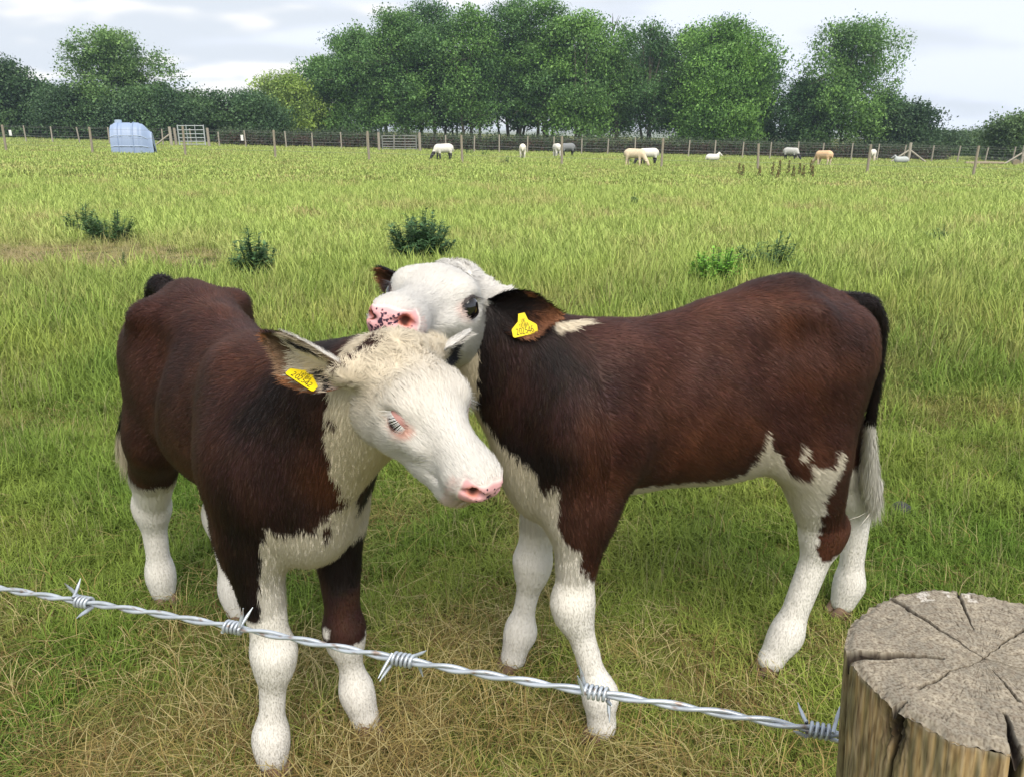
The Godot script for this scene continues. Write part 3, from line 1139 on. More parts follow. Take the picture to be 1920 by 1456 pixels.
func make_grass() -> void:
	var m := blade_mat()
	# near: short grazed mat with dry stalks; middle: longer; far: tall seeding grass
	var bands := [
		["short_grass", "short grazed grass matted round the calves' feet", 1.05, 3.4, 1200.0, [tuft(1, 26, 0.03, 0.085, 0.0028, 0.05, 1.5, 0.25), tuft(2, 22, 0.035, 0.10, 0.0026, 0.06, 1.9, 0.45), tuft(3, 28, 0.025, 0.07, 0.0032, 0.05, 1.2, 0.15)]],
		["meadow_grass", "longer green pasture grass behind the calves", 3.1, 8.0, 520.0, [tuft(4, 22, 0.05, 0.15, 0.0046, 0.08, 1.1, 0.2, 4), tuft(5, 20, 0.06, 0.18, 0.0046, 0.09, 1.4, 0.35, 8), tuft(6, 24, 0.04, 0.12, 0.005, 0.08, 1.2, 0.12)]],
		["tall_grass", "tall yellow green grass with pale seed heads across the middle of the field", 7.6, 20.0, 130.0, [tuft(7, 22, 0.06, 0.16, 0.008, 0.14, 1.1, 0.2, 8), tuft(8, 22, 0.06, 0.18, 0.008, 0.15, 1.3, 0.35, 10)]],
		["distant_grass", "pale green grass at the far side of the field", 19.0, 90.0, 16.0, [tuft(9, 22, 0.05, 0.12, 0.022, 0.34, 1.2, 0.15, 3), tuft(10, 22, 0.05, 0.13, 0.024, 0.36, 1.3, 0.25, 4)]],
	]
	for b in bands:
		var meshes: Array = b[5]
		var places: Array = []
		var tints: Array = []
		for k in meshes:
			var list: Array[Transform3D] = []
			places.append(list)
			tints.append(PackedColorArray())
		var d0: float = b[2]
		var d1: float = b[3]
		var half := 0.78
		var area := half * (d1 * d1 - d0 * d0) + 1.2 * (d1 - d0)
		var count := int(area * (b[4] as float) * GRASS * (1.0 if d0 < 18.0 else 0.62))
		for i in count:
			var u := rng.randf()
			var d := sqrt(lerpf(d0 * d0, d1 * d1, u)) if d0 < 18.0 else d0 * pow(d1 / d0, sqrt(u))
			var x := (rng.randf() * 2.0 - 1.0) * (half * d + 0.6)
			var z := -d
			var clump := noise.get_noise_2d(x * 2.2 + 11.0, z * 2.2)
			var bare := straw(x, z)
			if d < 9.0 and rng.randf() < bare * 0.45 - 0.1:
				continue
			if d > 6.0 and d < 12.0 and rng.randf() < (bare - 0.5) * 1.9:
				continue
			var k := rng.randi() % meshes.size()
			if d0 < 3.0:
				k = 1 if rng.randf() < bare else (0 if rng.randf() < 0.5 else 2)
			var s := (0.75 + 0.5 * rng.randf()) * (1.0 + 0.45 * clump)
			if d0 > 3.0 and d0 < 7.0:
				s *= lerpf(0.5, 1.15, smoothstep(3.0, 5.2, d)) * lerpf(1.1, 0.5, smoothstep(0.5, 0.9, bare))
			if d > 6.0 and d < 12.0:
				s *= lerpf(1.0, 0.4, smoothstep(0.5, 0.85, bare))
			if d0 < 3.0:
				s *= lerpf(0.85, 1.25, smoothstep(1.8, 3.4, d))
			var t := Transform3D(Basis(Vector3.UP, rng.randf() * TAU).scaled(Vector3(s, s * (0.8 + 0.4 * rng.randf()), s)), Vector3(x, ground_height(x, z), z))
			places[k].append(t)
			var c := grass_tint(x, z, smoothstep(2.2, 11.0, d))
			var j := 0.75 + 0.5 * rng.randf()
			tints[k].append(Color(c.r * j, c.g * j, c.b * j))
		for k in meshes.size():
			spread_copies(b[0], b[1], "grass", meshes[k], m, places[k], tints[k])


func make_dead_grass() -> void:
	# dry stalks lying flat and pale stalks standing among the grass
	var lying: Array[Transform3D] = []
	var tl := PackedColorArray()
	var mesh := tuft(31, 11, 0.06, 0.17, 0.0017, 0.10, 3.2, 0.0)
	var count := int(7500 * GRASS)
	for i in count:
		var d := 1.1 + 3.6 * pow(rng.randf(), 1.4)
		var x := (rng.randf() * 2.0 - 1.0) * (0.78 * d + 0.5)
		if rng.randf() > 0.10 + straw(x, -d):
			continue
		var t := Basis(Vector3.UP, rng.randf() * TAU).scaled(Vector3(1, 0.75, 1) * (0.7 + 0.6 * rng.randf()))
		lying.append(Transform3D(t, Vector3(x, 0.012, -d)))
		var c: Color = [Color(0.35, 0.27, 0.10), Color(0.17, 0.11, 0.045), Color(0.46, 0.39, 0.19)][rng.randi() % 3]
		tl.append(c)
	for i in int(2600 * GRASS):
		var x := -5.6 + rng.randfn() * 1.5
		var z := -8.4 + rng.randfn() * 0.8
		lying.append(Transform3D(Basis(Vector3.UP, rng.randf() * TAU).scaled(Vector3(1.2, 0.8, 1.2)), Vector3(x, 0.02, z)))
		tl.append([Color(0.46, 0.37, 0.20), Color(0.36, 0.28, 0.14), Color(0.52, 0.44, 0.26)][rng.randi() % 3])
	var standing: Array[Transform3D] = []
	var ts := PackedColorArray()
	var stalk := tuft(32, 3, 0.10, 0.22, 0.0015, 0.07, 0.7, 0.0, 2)
	for i in int(7000 * GRASS):
		var d := 1.9 + 9.0 * pow(rng.randf(), 1.3)
		var x := (rng.randf() * 2.0 - 1.0) * (0.78 * d + 0.5)
		if noise.get_noise_2d(x * 0.9 + 33.0, d * 0.9) < -0.15 or (d < 3.0 and rng.randf() < 0.6):
			continue
		var t := Basis(Vector3.UP, rng.randf() * TAU).scaled(Vector3.ONE * (0.6 + 0.6 * rng.randf()) * lerpf(0.7, 1.2, smoothstep(2.0, 5.0, d)))
		standing.append(Transform3D(t, Vector3(x, 0.0, -d)))
		ts.append([Color(0.34, 0.31, 0.15), Color(0.42, 0.37, 0.21), Color(0.28, 0.29, 0.10)][rng.randi() % 3])
	spread_copies("seeding_grass", "thin pale seeding grass stalks standing among the green grass", "grass", stalk, blade_mat(), standing, ts)
	# the lying stalks overlap so much that one joined mesh is lighter than copies
	var src := mesh.surface_get_arrays(0)
	var sv: PackedVector3Array = src[Mesh.ARRAY_VERTEX]
	var sc: PackedColorArray = src[Mesh.ARRAY_COLOR]
	var sf: PackedInt32Array = src[Mesh.ARRAY_INDEX]
	var all := Soup.new()
	for i in lying.size():
		var at := all.v.size()
		all.v.append_array(lying[i] * sv)
		for c in sc:
			all.c.append(c * tl[i])
		for k in sf:
			all.f.append(k + at)
	tag(obj("dead_grass", all.mesh(), blade_mat()), "dry straw coloured stalks lying on the short grass", "dead grass", "", "stuff")


# ---------------------------------------------------------------- plants in the field
func weed(called: String, label: String, category: String, group: String, at: Vector3, height: float, stems: int, spread: float, color: Color, seed_: int) -> Node3D:
	var r := RandomNumberGenerator.new()
	r.seed = seed_
	var o := thing(called, label, category, at, 0.0, group)
	var st := Soup.new()
	var lv := Soup.new()
	for i in stems:
		var a := r.randf() * TAU
		var rad := spread * sqrt(r.randf())
		var root := Vector3(cos(a) * rad * 0.5, 0, sin(a) * rad * 0.5)
		var h := height * (0.5 + 0.5 * r.randf()) * sqrt(maxf(0.2, 1.0 - 0.75 * rad * rad / (spread * spread)))
		var top := Vector3(cos(a) * rad, h, sin(a) * rad)
		var mid := root.lerp(top, 0.5) + Vector3(0, h * 0.08, 0)
		st.tube(PackedVector3Array([root, mid, top]), PackedFloat32Array([0.006, 0.005, 0.003]), 5, Color(0.07, 0.11, 0.04))
		var leaves := 20
		for k in leaves:
			var t := 0.05 + 0.95 * (k + r.randf()) / leaves
			var p := root.lerp(mid, t * 2.0) if t < 0.5 else mid.lerp(top, t * 2.0 - 1.0)
			var b := r.randf() * TAU
			var dir := Vector3(cos(b), 0.45 + 0.5 * r.randf(), sin(b)).normalized()
			var l := height * 0.24 * (0.6 + 0.6 * r.randf()) * (1.15 - 0.6 * t)
			var side := dir.cross(Vector3.UP).normalized()
			var j := 0.65 + 0.7 * r.randf()
			var c := Color(color.r * j, color.g * j, color.b * j)
			# a toothed leaf: three pairs of spines along the rib
			for q in 4:
				var f0 := q / 4.0
				var p0 := p + dir * l * f0 - Vector3(0, l * 0.35 * f0 * f0, 0)
				var p1 := p + dir * l * (f0 + 0.27) - Vector3(0, l * 0.35 * (f0 + 0.27) * (f0 + 0.27), 0)
				var w := l * 0.27 * (1.0 - 0.6 * f0)
				for s in [-1.0, 1.0]:
					var n := lv.v.size()
					lv.v.append_array([p0, p1, p0.lerp(p1, 0.7) + side * s * w + Vector3(0, w * 0.3, 0)])
					for z in 3:
						lv.c.append(c)
					lv.f.append_array([n, n + 1, n + 2])
	obj("stem", st.mesh(), mat(Color.WHITE, 0.8, true), o)
	var m := blade_mat()
	m.backlight = Color(0.3, 0.3, 0.3).linear_to_srgb()
	var l := obj("leaf", lv.mesh(), m, o)
	l.set_meta("kind", "stuff")
	return o


func make_weeds() -> void:
	var dark := Color(0.075, 0.15, 0.065)
	var mid := Color(0.085, 0.16, 0.06)
	var lime := Color(0.19, 0.40, 0.06)
	weed("thistle", "dark green bushy thistle behind the calves' heads, the largest in the field", "thistle", "thistles in the pasture", Vector3(-1.01, 0, -8.6), 0.62, 80, 0.42, dark, 1)
	weed("thistle", "dark blue green thistle between the bare patch and the left calf's rump", "thistle", "thistles in the pasture", Vector3(-2.49, 0, -7.44), 0.56, 34, 0.22, dark, 2)
	weed("thistle", "grey green thistle at left on the edge of the bare patch", "thistle", "thistles in the pasture", Vector3(-5.26, 0, -10.2), 0.52, 34, 0.34, mid, 3)
	weed("thistle", "thin tall thistle leaning at far left behind the bare patch", "thistle", "thistles in the pasture", Vector3(-5.95, 0, -10.8), 0.62, 9, 0.22, mid, 4)
	weed("thistle", "tiny thistle seedling on the bare patch at left", "thistle", "thistles in the pasture", Vector3(-4.21, 0, -8.3), 0.18, 9, 0.12, mid, 5)
	weed("thistle", "small reddish thistle left of the largest thistle", "thistle", "thistles in the pasture", Vector3(-2.23, 0, -10.4), 0.17, 7, 0.10, Color(0.10, 0.06, 0.03), 6)
	weed("nettle_clump", "bright green leafy clump above the right calf's back", "weed", "", Vector3(1.89, 0, -7.04), 0.46, 60, 0.28, lime, 7)
	weed("nettle_clump", "pale green leafy weed right of the bright clump", "weed", "", Vector3(2.57, 0, -7.73), 0.52, 24, 0.34, mid, 8)
	weed("thistle", "small dark thistle alone in the middle of the field", "thistle", "thistles in the pasture", Vector3(2.29, 0, -15.0), 0.32, 8, 0.12, dark, 9)
	weed("thistle", "low green thistle at the right edge of the field", "thistle", "thistles in the pasture", Vector3(5.64, 0, -10.1), 0.30, 12, 0.30, mid, 10)
	for p in [[-0.23, -35.2, "small dark weed in the far grass left of the middle fence post"], [5.87, -40.3, "small weed in front of the grazing sheep pair"], [-2.6, -48.0, "low weed tuft right of the sheep at left"], [-1.56, -46.5, "low weed tuft near the white sheep"]]:
		weed("field_weed", p[2], "weed", "small weeds far out in the field", Vector3(p[0], ground_height(p[0], p[1]), p[1]), 0.42, 9, 0.34, dark, int(p[1] * -7.0))
	# docks gone to brown seed before the far fence
	for i in 12:
		var r := RandomNumberGenerator.new()
		r.seed = 100 + i
		var x := 7.9 + 0.27 * i + r.randf() * 0.6 - 0.3
		var z := -26.3 - r.randf() * 1.8
		if i > 8:
			x = 9.6 + 0.4 * (i - 8)
			z = -29.0
		var d := thing("dock", "%s brown seeding dock stalk from the left before the fence posts at right" % ["first", "second", "third", "fourth", "fifth", "sixth", "seventh", "eighth", "ninth", "tenth", "eleventh", "twelfth"][i], "dock plant", Vector3(x, ground_height(x, z), z), 0.0, "docks before the near fence posts")
		var st := Soup.new()
		var h := 0.30 + 0.36 * r.randf()
		st.tube(PackedVector3Array([Vector3.ZERO, Vector3(0.01, h, 0.01)]), PackedFloat32Array([0.008, 0.006]), 5, Color(0.10, 0.11, 0.04))
		obj("stem", st.mesh(), mat(Color.WHITE, 0.9, true), d)
		var sd := Soup.new()
		for k in 70:
			var t := r.randf()
			var a := r.randf() * TAU
			var w := 0.045 * (1.1 - t) + 0.012
			var p := Vector3(cos(a) * w, h * (0.25 + 0.78 * t), sin(a) * w)
			sd.box(p, Vector3(0.022, 0.03, 0.022), Color(0.19, 0.12, 0.05).lerp(Color(0.12, 0.17, 0.05), r.randf()), Basis(Vector3(1, 1, 0).normalized(), r.randf() * 3.0))
		obj("seed_head", sd.mesh(), mat(Color.WHITE, 0.9, true), d).set_meta("kind", "stuff")
	# dung on the grass behind the right calf
	for q in [[Vector3(1.49, 0, -2.66), 0.04, "dark round dung lump on the grass right of the right calf's tail"], [Vector3(1.43, 0, -2.74), 0.025, "smaller dung lump close behind the right calf's tail"], [Vector3(-4.01, 0, -7.67), 0.06, "dark stone lying on the bare patch at left"]]:
		var f := Field.new()
		var rr: float = q[1]
		f.ball(Vector3(0, rr * 0.35, 0), rr, 0.01)
		f.ball(Vector3(rr * 0.7, rr * 0.25, rr * 0.3), rr * 0.6, 0.02)
		f.ball(Vector3(-rr * 0.6, rr * 0.2, rr * 0.4), rr * 0.6, 0.02)
		f.ball(Vector3(rr * 0.1, rr * 0.6, -rr * 0.4), rr * 0.5, 0.02)
		var s := f.surface(rr * 0.16)
		var o := obj("dung" if rr != 0.06 else "stone", s.mesh(), mat(Color(0.022, 0.023, 0.024), 0.7))
		o.position = q[0]
		tag(o, q[2], "dung" if rr != 0.06 else "stone")


# ---------------------------------------------------------------- trees
var leaf_meshes: Array[ArrayMesh] = []


func leaf_clump(seed_: int, leaves: int, radius: float, size: float) -> ArrayMesh:
	var r := RandomNumberGenerator.new()
	r.seed = seed_
	var v := PackedVector3Array()
	var c := PackedColorArray()
	var f := PackedInt32Array()
	for i in leaves:
		var p := Vector3(r.randfn(), r.randfn() * 0.7, r.randfn()) * radius * 0.5
		var b := Basis(Vector3(r.randfn(), r.randfn(), r.randfn()).normalized(), r.randf() * TAU)
		var s := size * (0.6 + 0.8 * r.randf())
		var j := 0.7 + 0.6 * r.randf()
		var at := v.size()
		for q in [Vector3(-0.5, 0, 0), Vector3(0, 0.06, -0.33), Vector3(0.5, -0.05, 0), Vector3(0, 0.06, 0.33)]:
			v.append(p + b * (q * s))
			c.append(Color(j, j, j))
		f.append_array([at, at + 1, at + 2, at, at + 2, at + 3])
	var ar := []
	ar.resize(Mesh.ARRAY_MAX)
	ar[Mesh.ARRAY_VERTEX] = v
	ar[Mesh.ARRAY_COLOR] = c
	ar[Mesh.ARRAY_INDEX] = f
	var m := ArrayMesh.new()
	m.add_surface_from_arrays(Mesh.PRIMITIVE_TRIANGLES, ar)
	return m


# lobes: [centre offset, radius, flattening]; clumps fill the outer part of each
func tree(called: String, label: String, category: String, group: String, at: Vector3, height: float, width: float, base: float, color: Color, density: float, seed_: int, trunks := 1, bark := Color(0.10, 0.085, 0.065), airy := 0.0) -> void:
	var r := RandomNumberGenerator.new()
	r.seed = seed_
	height *= 0.94
	var o := thing(called, label, category, at, 0.0, group)
	var wood := Soup.new()
	var lobes: Array = []
	var low := height * base * 0.72
	var n := 12
	for i in n:
		var t := (i + 0.5) / n
		var y := low + (height - low) * t
		var prof := sqrt(maxf(0.05, 1.0 - pow(absf(t - 0.42) / 0.62, 2.2)))
		var a := i * 2.4 + r.randf()
		var off := width * 0.5 * prof * (0.30 + 0.28 * r.randf())
		var rad := width * 0.5 * prof * (0.50 + 0.22 * r.randf())
		if t > 0.8:
			off *= 0.6
		lobes.append([Vector3(cos(a) * off, minf(y, height - rad * 0.75), sin(a) * off), rad])
	for k in trunks:
		var a := r.randf() * TAU
		var foot := Vector3(cos(a), 0, sin(a)) * width * 0.13 * (0.0 if trunks == 1 else 1.0)
		var tr := height * 0.010 * (0.8 + 0.4 * r.randf())
		var top := Vector3(foot.x * 1.6 + r.randfn() * 0.25, height * 0.82, foot.z * 1.6)
		var mid := foot.lerp(top, 0.45) + Vector3(r.randfn(), 0, r.randfn()) * height * 0.02
		wood.tube(PackedVector3Array([foot, foot.lerp(mid, 0.5) + Vector3(r.randfn() * 0.06, 0, 0), mid, mid.lerp(top, 0.5), top]), PackedFloat32Array([tr * 1.25, tr, tr * 0.8, tr * 0.45, tr * 0.15]), 8)
	var bole := obj("trunk", wood.mesh(), mat(bark, 0.9), o)
	var limbs := Soup.new()
	for l in lobes:
		var c: Vector3 = l[0]
		var y0 := clampf(c.y * 0.55, low * 0.6, height * 0.7)
		var from := Vector3(0, y0, 0)
		var to := c + Vector3(0, (l[1] as float) * 0.3, 0)
		var m2 := from.lerp(to, 0.5) + Vector3(0, -0.15, 0)
		limbs.tube(PackedVector3Array([from, m2, to]), PackedFloat32Array([height * 0.008, height * 0.006, height * 0.002]), 6)
		for k in 3:
			var e: Vector3 = c + Vector3(r.randfn(), r.randfn() * 0.6 + 0.3, r.randfn()).normalized() * (l[1] as float) * 0.85
			limbs.tube(PackedVector3Array([m2.lerp(to, 0.6), e]), PackedFloat32Array([height * 0.004, height * 0.001]), 5)
	obj("limb", limbs.mesh(), mat(bark, 0.9), o)
	var places: Array[Transform3D] = []
	var tints := PackedColorArray()
	for l in lobes:
		var rad: float = l[1]
		var count := int(density * rad * rad * 34.0 * LEAVES)
		for k in count:
			var d := Vector3(r.randfn(), r.randfn(), r.randfn()).normalized()
			var q := pow(r.randf(), 0.45)
			var p: Vector3 = l[0] + Vector3(d.x, d.y * 0.8, d.z) * rad * q
			# gaps between sprays, where the light comes through
			var gap := noise.get_noise_3dv((p + at) * 0.42)
			if gap < -0.22 + airy:
				continue
			if p.y < low * 0.75:
				continue
			p += d * rad * 0.16 * maxf(0.0, noise.get_noise_3dv((p + at) * 0.8 + Vector3(4, 4, 4)))
			var s := 0.75 + 0.6 * r.randf()
			places.append(Transform3D(Basis(Vector3.UP, r.randf() * TAU).scaled(Vector3.ONE * s), p))
			var j := 0.75 + 0.5 * r.randf()
			var y := noise.get_noise_3dv((p + at) * 0.3 + Vector3(90, 0, 0))
			var tc := (color * 1.7).lerp(Color(color.r * 3.1, color.g * 2.8, color.b * 2.2), clampf(y * 1.3 + 0.4, 0.0, 1.0))
			tints.append(Color(tc.r * j, tc.g * j, tc.b * j))
	spread_copies("crown", "", "", leaf_meshes[seed_ % leaf_meshes.size()], leaf_material, places, tints, o)


var leaf_material: StandardMaterial3D


func far_at(px: float, d: float) -> Vector3:
	# a place at a bearing (tangent times 1450) and a distance
	var x := px / 1450.0 * d
	return Vector3(x, ground_height(x, -d), -d)


func make_trees() -> void:
	leaf_material = mat(Color.WHITE, 0.55, true)
	leaf_material.backlight_enabled = true
	leaf_material.backlight = Color(0.5, 0.5, 0.5).linear_to_srgb()
	for k in 4:
		leaf_meshes.append(leaf_clump(300 + k, 34, 0.68, 0.17))
	var deep := Color(0.040, 0.090, 0.032)
	var mid := Color(0.058, 0.122, 0.036)
	var light := Color(0.095, 0.170, 0.038)
	# bearing, distance, height, width, crown base, colour, density, trunks, airy, words
	var wood := [
		[-398, 69.0, 5.9, 5.6, 0.06, Color(0.115, 0.175, 0.042), 1.0, 2, 0.0, "small bright yellow green tree at the left end of the wood"],
		[-330, 72.0, 7.6, 6.0, 0.08, mid, 1.0, 2, 0.0, "low rounded tree second from the left end of the wood"],
		[-272, 70.0, 9.9, 7.0, 0.12, mid, 1.0, 2, 0.0, "sloping green tree on the left shoulder of the wood"],
		[-205, 68.0, 11.1, 7.2, 0.20, mid, 1.0, 3, 0.0, "tall tree where the wood first reaches full height"],
		[-140, 71.0, 12.2, 7.4, 0.24, deep, 0.95, 3, 0.03, "tall dark tree left of the middle of the wood, with bare lower trunks"],
		[-72, 69.0, 11.4, 6.8, 0.28, mid, 0.9, 3, 0.04, "tree with a slightly lower top in the middle of the wood"],
		[0, 71.0, 12.5, 7.2, 0.28, deep, 0.95, 3, 0.04, "dark tall tree behind the lone white sheep"],
		[52, 69.0, 12.4, 6.6, 0.26, mid, 1.0, 3, 0.02, "tallest tree of the wood, domed, right of its middle"],
		[118, 68.0, 11.3, 6.6, 0.18, Color(0.066, 0.135, 0.036), 1.0, 2, 0.02, "lighter green broad tree in the right half of the wood"],
		[172, 70.0, 11.5, 5.8, 0.22, mid, 0.85, 3, 0.05, "narrow tree beside the pale bare trunk in the wood"],
		[240, 69.0, 10.9, 5.4, 0.30, deep, 0.7, 2, 0.10, "thin tree with a pale crooked trunk seen through its gaps"],
		[300, 70.0, 10.3, 5.6, 0.20, mid, 0.85, 2, 0.04, "middling tree between the thin tree and the big rounded one"],
		[372, 66.0, 10.6, 8.4, 0.10, Color(0.072, 0.150, 0.034), 1.15, 2, -0.04, "big dense rounded tree at the right end of the wood"],
		[432, 69.0, 8.6, 5.2, 0.08, deep, 1.0, 2, 0.0, "shorter dark tree on the right flank of the big rounded one"],
		[588, 66.0, 11.0, 8.8, 0.22, Color(0.072, 0.143, 0.04), 0.95, 1, 0.06, "tall open round crowned tree standing apart right of the wood"],
		[525, 67.0, 6.2, 5.4, 0.05, deep, 1.0, 2, 0.0, "low dark tree at the left foot of the round crowned tree"],
		[655, 66.0, 5.4, 4.2, 0.05, deep, 1.0, 2, 0.0, "low dark tree under the right side of the round crowned tree"],
		[708, 64.0, 4.3, 4.8, 0.04, Color(0.026, 0.055, 0.024), 1.15, 1, -0.02, "dark rounded bush right of the round crowned tree"],
	]
	var i := 0
	for t in wood:
		i += 1
		tree("woodland_tree", t[9], "tree", "trees of the wood behind the field", far_at(t[0], t[1]), t[2], t[3], t[4], t[5], t[6], 40 + i, t[7], Color(0.13, 0.115, 0.09), t[8])
	# a second row behind closes the wood
	for k in 9:
		tree("woodland_tree", "dark back row tree of the wood behind the %s" % ["low rounded tree", "sloping green tree", "tall shoulder tree", "dark tall tree", "middle tree with the lower top", "domed tallest tree", "narrow tree with the pale trunk", "thin gappy tree", "big rounded tree"][k], "tree", "back row trees of the wood", far_at(-250 + k * 82, 79.0), 10.4 + 1.2 * sin(k * 2.1), 7.5, 0.30, deep, 0.8, 80 + k, 2, Color(0.09, 0.08, 0.06), 0.05)
	tree("ash_tree", "open crowned tree standing above the hedge at left", "tree", "", far_at(-697, 67.0), 8.9, 8.8, 0.30, Color(0.07, 0.13, 0.045), 0.72, 60, 1, Color(0.11, 0.095, 0.075), 0.10)
	# the hedge of trees on the left and the bushes at right
	var hedge := [
		[-1010, 65.0, 6.3, 8.0, "dark tree at the left edge above the hedge"],
		[-945, 66.0, 6.4, 6.4, "broad dark hedge tree at far left"],
		[-885, 66.0, 6.4, 5.2, "hedge tree with twiggy top at far left"],
		[-838, 67.0, 4.7, 4.8, "lower dark hedge tree left of the open crowned tree"],
		[-782, 65.0, 4.4, 5.0, "hedge bush behind the blue hut's left"],
		[-725, 65.0, 3.6, 5.0, "hedge bush right behind the blue hut"],
		[-660, 65.0, 4.2, 5.2, "hedge bush under the open crowned tree's right side"],
		[-610, 65.0, 4.3, 4.8, "hedge bush behind the pale gate"],
		[-560, 65.0, 4.2, 4.6, "hedge bush right of the pale gate"],
		[-515, 65.0, 3.9, 4.4, "hedge bush third from the wood"],
		[-475, 65.0, 4.2, 4.4, "hedge bush second from the wood"],
		[-440, 64.0, 3.8, 4.0, "hedge bush next to the wood's left end"],
	]
	for h in hedge:
		i += 1
		tree("hedge_tree", h[4], "hedge tree", "hedge trees on the left", far_at(h[0], h[1]), h[2], h[3], 0.02, Color(0.036, 0.075, 0.031), 1.05, 140 + i, 2, Color(0.07, 0.06, 0.05), -0.02)
	for h in [[905, 58.0, 3.5, 6.0, "rounded green hawthorn bush at the right edge"], [965, 60.0, 3.7, 6.0, "hawthorn bush running out of the right edge"], [1040, 60.0, 4.2, 6.0, "hawthorn bush beyond the right edge"]]:
		i += 1
		tree("hawthorn_bush", h[4], "bush", "hawthorn bushes at right", far_at(h[0], h[1]), h[2], h[3], 0.03, Color(0.045, 0.082, 0.030), 1.1, 200 + i, 2, Color(0.07, 0.06, 0.05), -0.02)
	for h in [[765, 74.0, 2.0, 7.0], [830, 76.0, 2.3, 8.0]]:
		i += 1
		tree("low_hedge", "low far hedge between the dark bush and the right hand bushes" if h[0] < 800 else "low far hedge left of the hawthorn bushes", "hedge", "", far_at(h[0], h[1]), h[2], h[3], 0.02, Color(0.035, 0.065, 0.028), 1.2, 220 + i, 1, Color(0.07, 0.06, 0.05), 0.0)
	# dry dead growth along the foot of the wood
	var places: Array[Transform3D] = []
	var tints := PackedColorArray()
	for k in int(3000 * LEAVES):
		var px := -520.0 + 1300.0 * rng.randf()
		var p := far_at(px, 56.0 + rng.randf() * 3.0)
		places.append(Transform3D(Basis(Vector3.UP, rng.randf() * TAU).scaled(Vector3.ONE * (0.5 + 0.5 * rng.randf())), p + Vector3(0, 0.1 + (0.5 if k % 2 else 0.9) * rng.randf(), 0)))
		tints.append(Color(0.12, 0.065, 0.045).lerp(Color(0.06, 0.06, 0.03), rng.randf()) if k % 2 else Color(0.045, 0.075, 0.035).lerp(Color(0.075, 0.12, 0.045), rng.randf()))
	spread_copies("dry_undergrowth", "brown and green undergrowth along the foot of the wood behind the fence", "undergrowth", leaf_meshes[0], leaf_material, places, tints)


# ---------------------------------------------------------------- fences
func post_soup(height: float, radius: float, tint: Color) -> Soup:
	var s := Soup.new()
	var r0 := radius
	s.tube(PackedVector3Array([Vector3(0, -0.05, 0), Vector3(0.003, height * 0.5, 0), Vector3(0, height - 0.012, 0), Vector3(0, height, 0)]), PackedFloat32Array([r0 * 1.05, r0, r0 * 0.98, r0 * 0.85]), 10, tint)
	return s


func fence(called: String, label: String, a: Vector3, b: Vector3, count: int, height: float, radius: float, wires: Array, stays: float, tint: Color) -> void:
	var o := thing(called, label, "fence")
	var dir := (b - a).normalized()
	var m := mat(Color.WHITE, 0.9, true)
	var pm := post_soup(height, radius, tint).mesh()
	for i in count:
		var p := a.lerp(b, float(i) / (count - 1)) + Vector3(rng.randfn() * 0.06, 0, rng.randfn() * 0.05)
		p.y = ground_height(p.x, p.z)
		var q := obj("post", pm, m, o)
		q.position = p
		q.rotation = Vector3(rng.randfn() * 0.02, rng.randf() * 3.0, rng.randfn() * 0.03)
		q.scale.y = 1.0 + rng.randfn() * 0.04
	var w := Soup.new()
	for h in wires:
		var line := PackedVector3Array()
		var rad := PackedFloat32Array()
		for i in count * 2 - 1:
			var g := a.lerp(b, i / (count * 2.0 - 2.0))
			line.append(g + Vector3(0, ground_height(g.x, g.z) + h - (0.02 if i % 2 else 0.0), 0.075))
			rad.append(0.0042)
		w.tube(line, rad, 4, Color.WHITE)
	if stays > 0.0:
		var n := int(a.distance_to(b) / stays)
		for i in n:
			var p := a.lerp(b, (i + 0.5) / n) + Vector3(0, 0, 0.075)
			p.y = ground_height(p.x, p.z)
			w.tube(PackedVector3Array([p + Vector3(0, 0.06, 0), p + Vector3(0, wires[wires.size() - 2], 0)]), PackedFloat32Array([0.003, 0.003]), 3, Color.WHITE)
	var wm := mat(Color(0.20, 0.20, 0.20), 0.5)
	wm.metallic = 0.3
	obj("wire", w.mesh(), wm, o).set_meta("kind", "stuff")


func rail_gate(label: String, at: Vector3, turn: float, width: float, height: float, rails: int, uprights: int, color: Color) -> void:
	var g := thing("field_gate", label, "gate", Vector3(at.x, ground_height(at.x, at.z), at.z), turn)
	var m := mat(color, 0.45)
	m.metallic = 0.4
	for i in rails:
		var y := 0.15 + (height - 0.17) * pow(float(i) / (rails - 1), 1.15)
		var s := Soup.new()
		s.tube(PackedVector3Array([Vector3(-width / 2 + 0.03, y, 0), Vector3(width / 2 - 0.03, y, 0)]), PackedFloat32Array([0.024, 0.024]), 8)
		obj("rail", s.mesh(), m, g)
	for i in uprights:
		var x := lerpf(-width / 2, width / 2, float(i) / (uprights - 1))
		var s := Soup.new()
		var edge := i == 0 or i == uprights - 1
		s.box(Vector3(x, height * 0.5 + 0.06, 0.0 if edge else 0.03), Vector3(0.07 if edge else 0.04, height - 0.05, 0.06 if edge else 0.02))
		obj("upright", s.mesh(), m, g)
	for x in [-width / 2 - 0.22, width / 2 + 0.22]:
		var q := obj("gate_post", post_soup(1.15, 0.085, Color(0.30, 0.27, 0.22)).mesh(), mat(Color.WHITE, 0.9, true), g)
		q.position = Vector3(x, 0, 0)


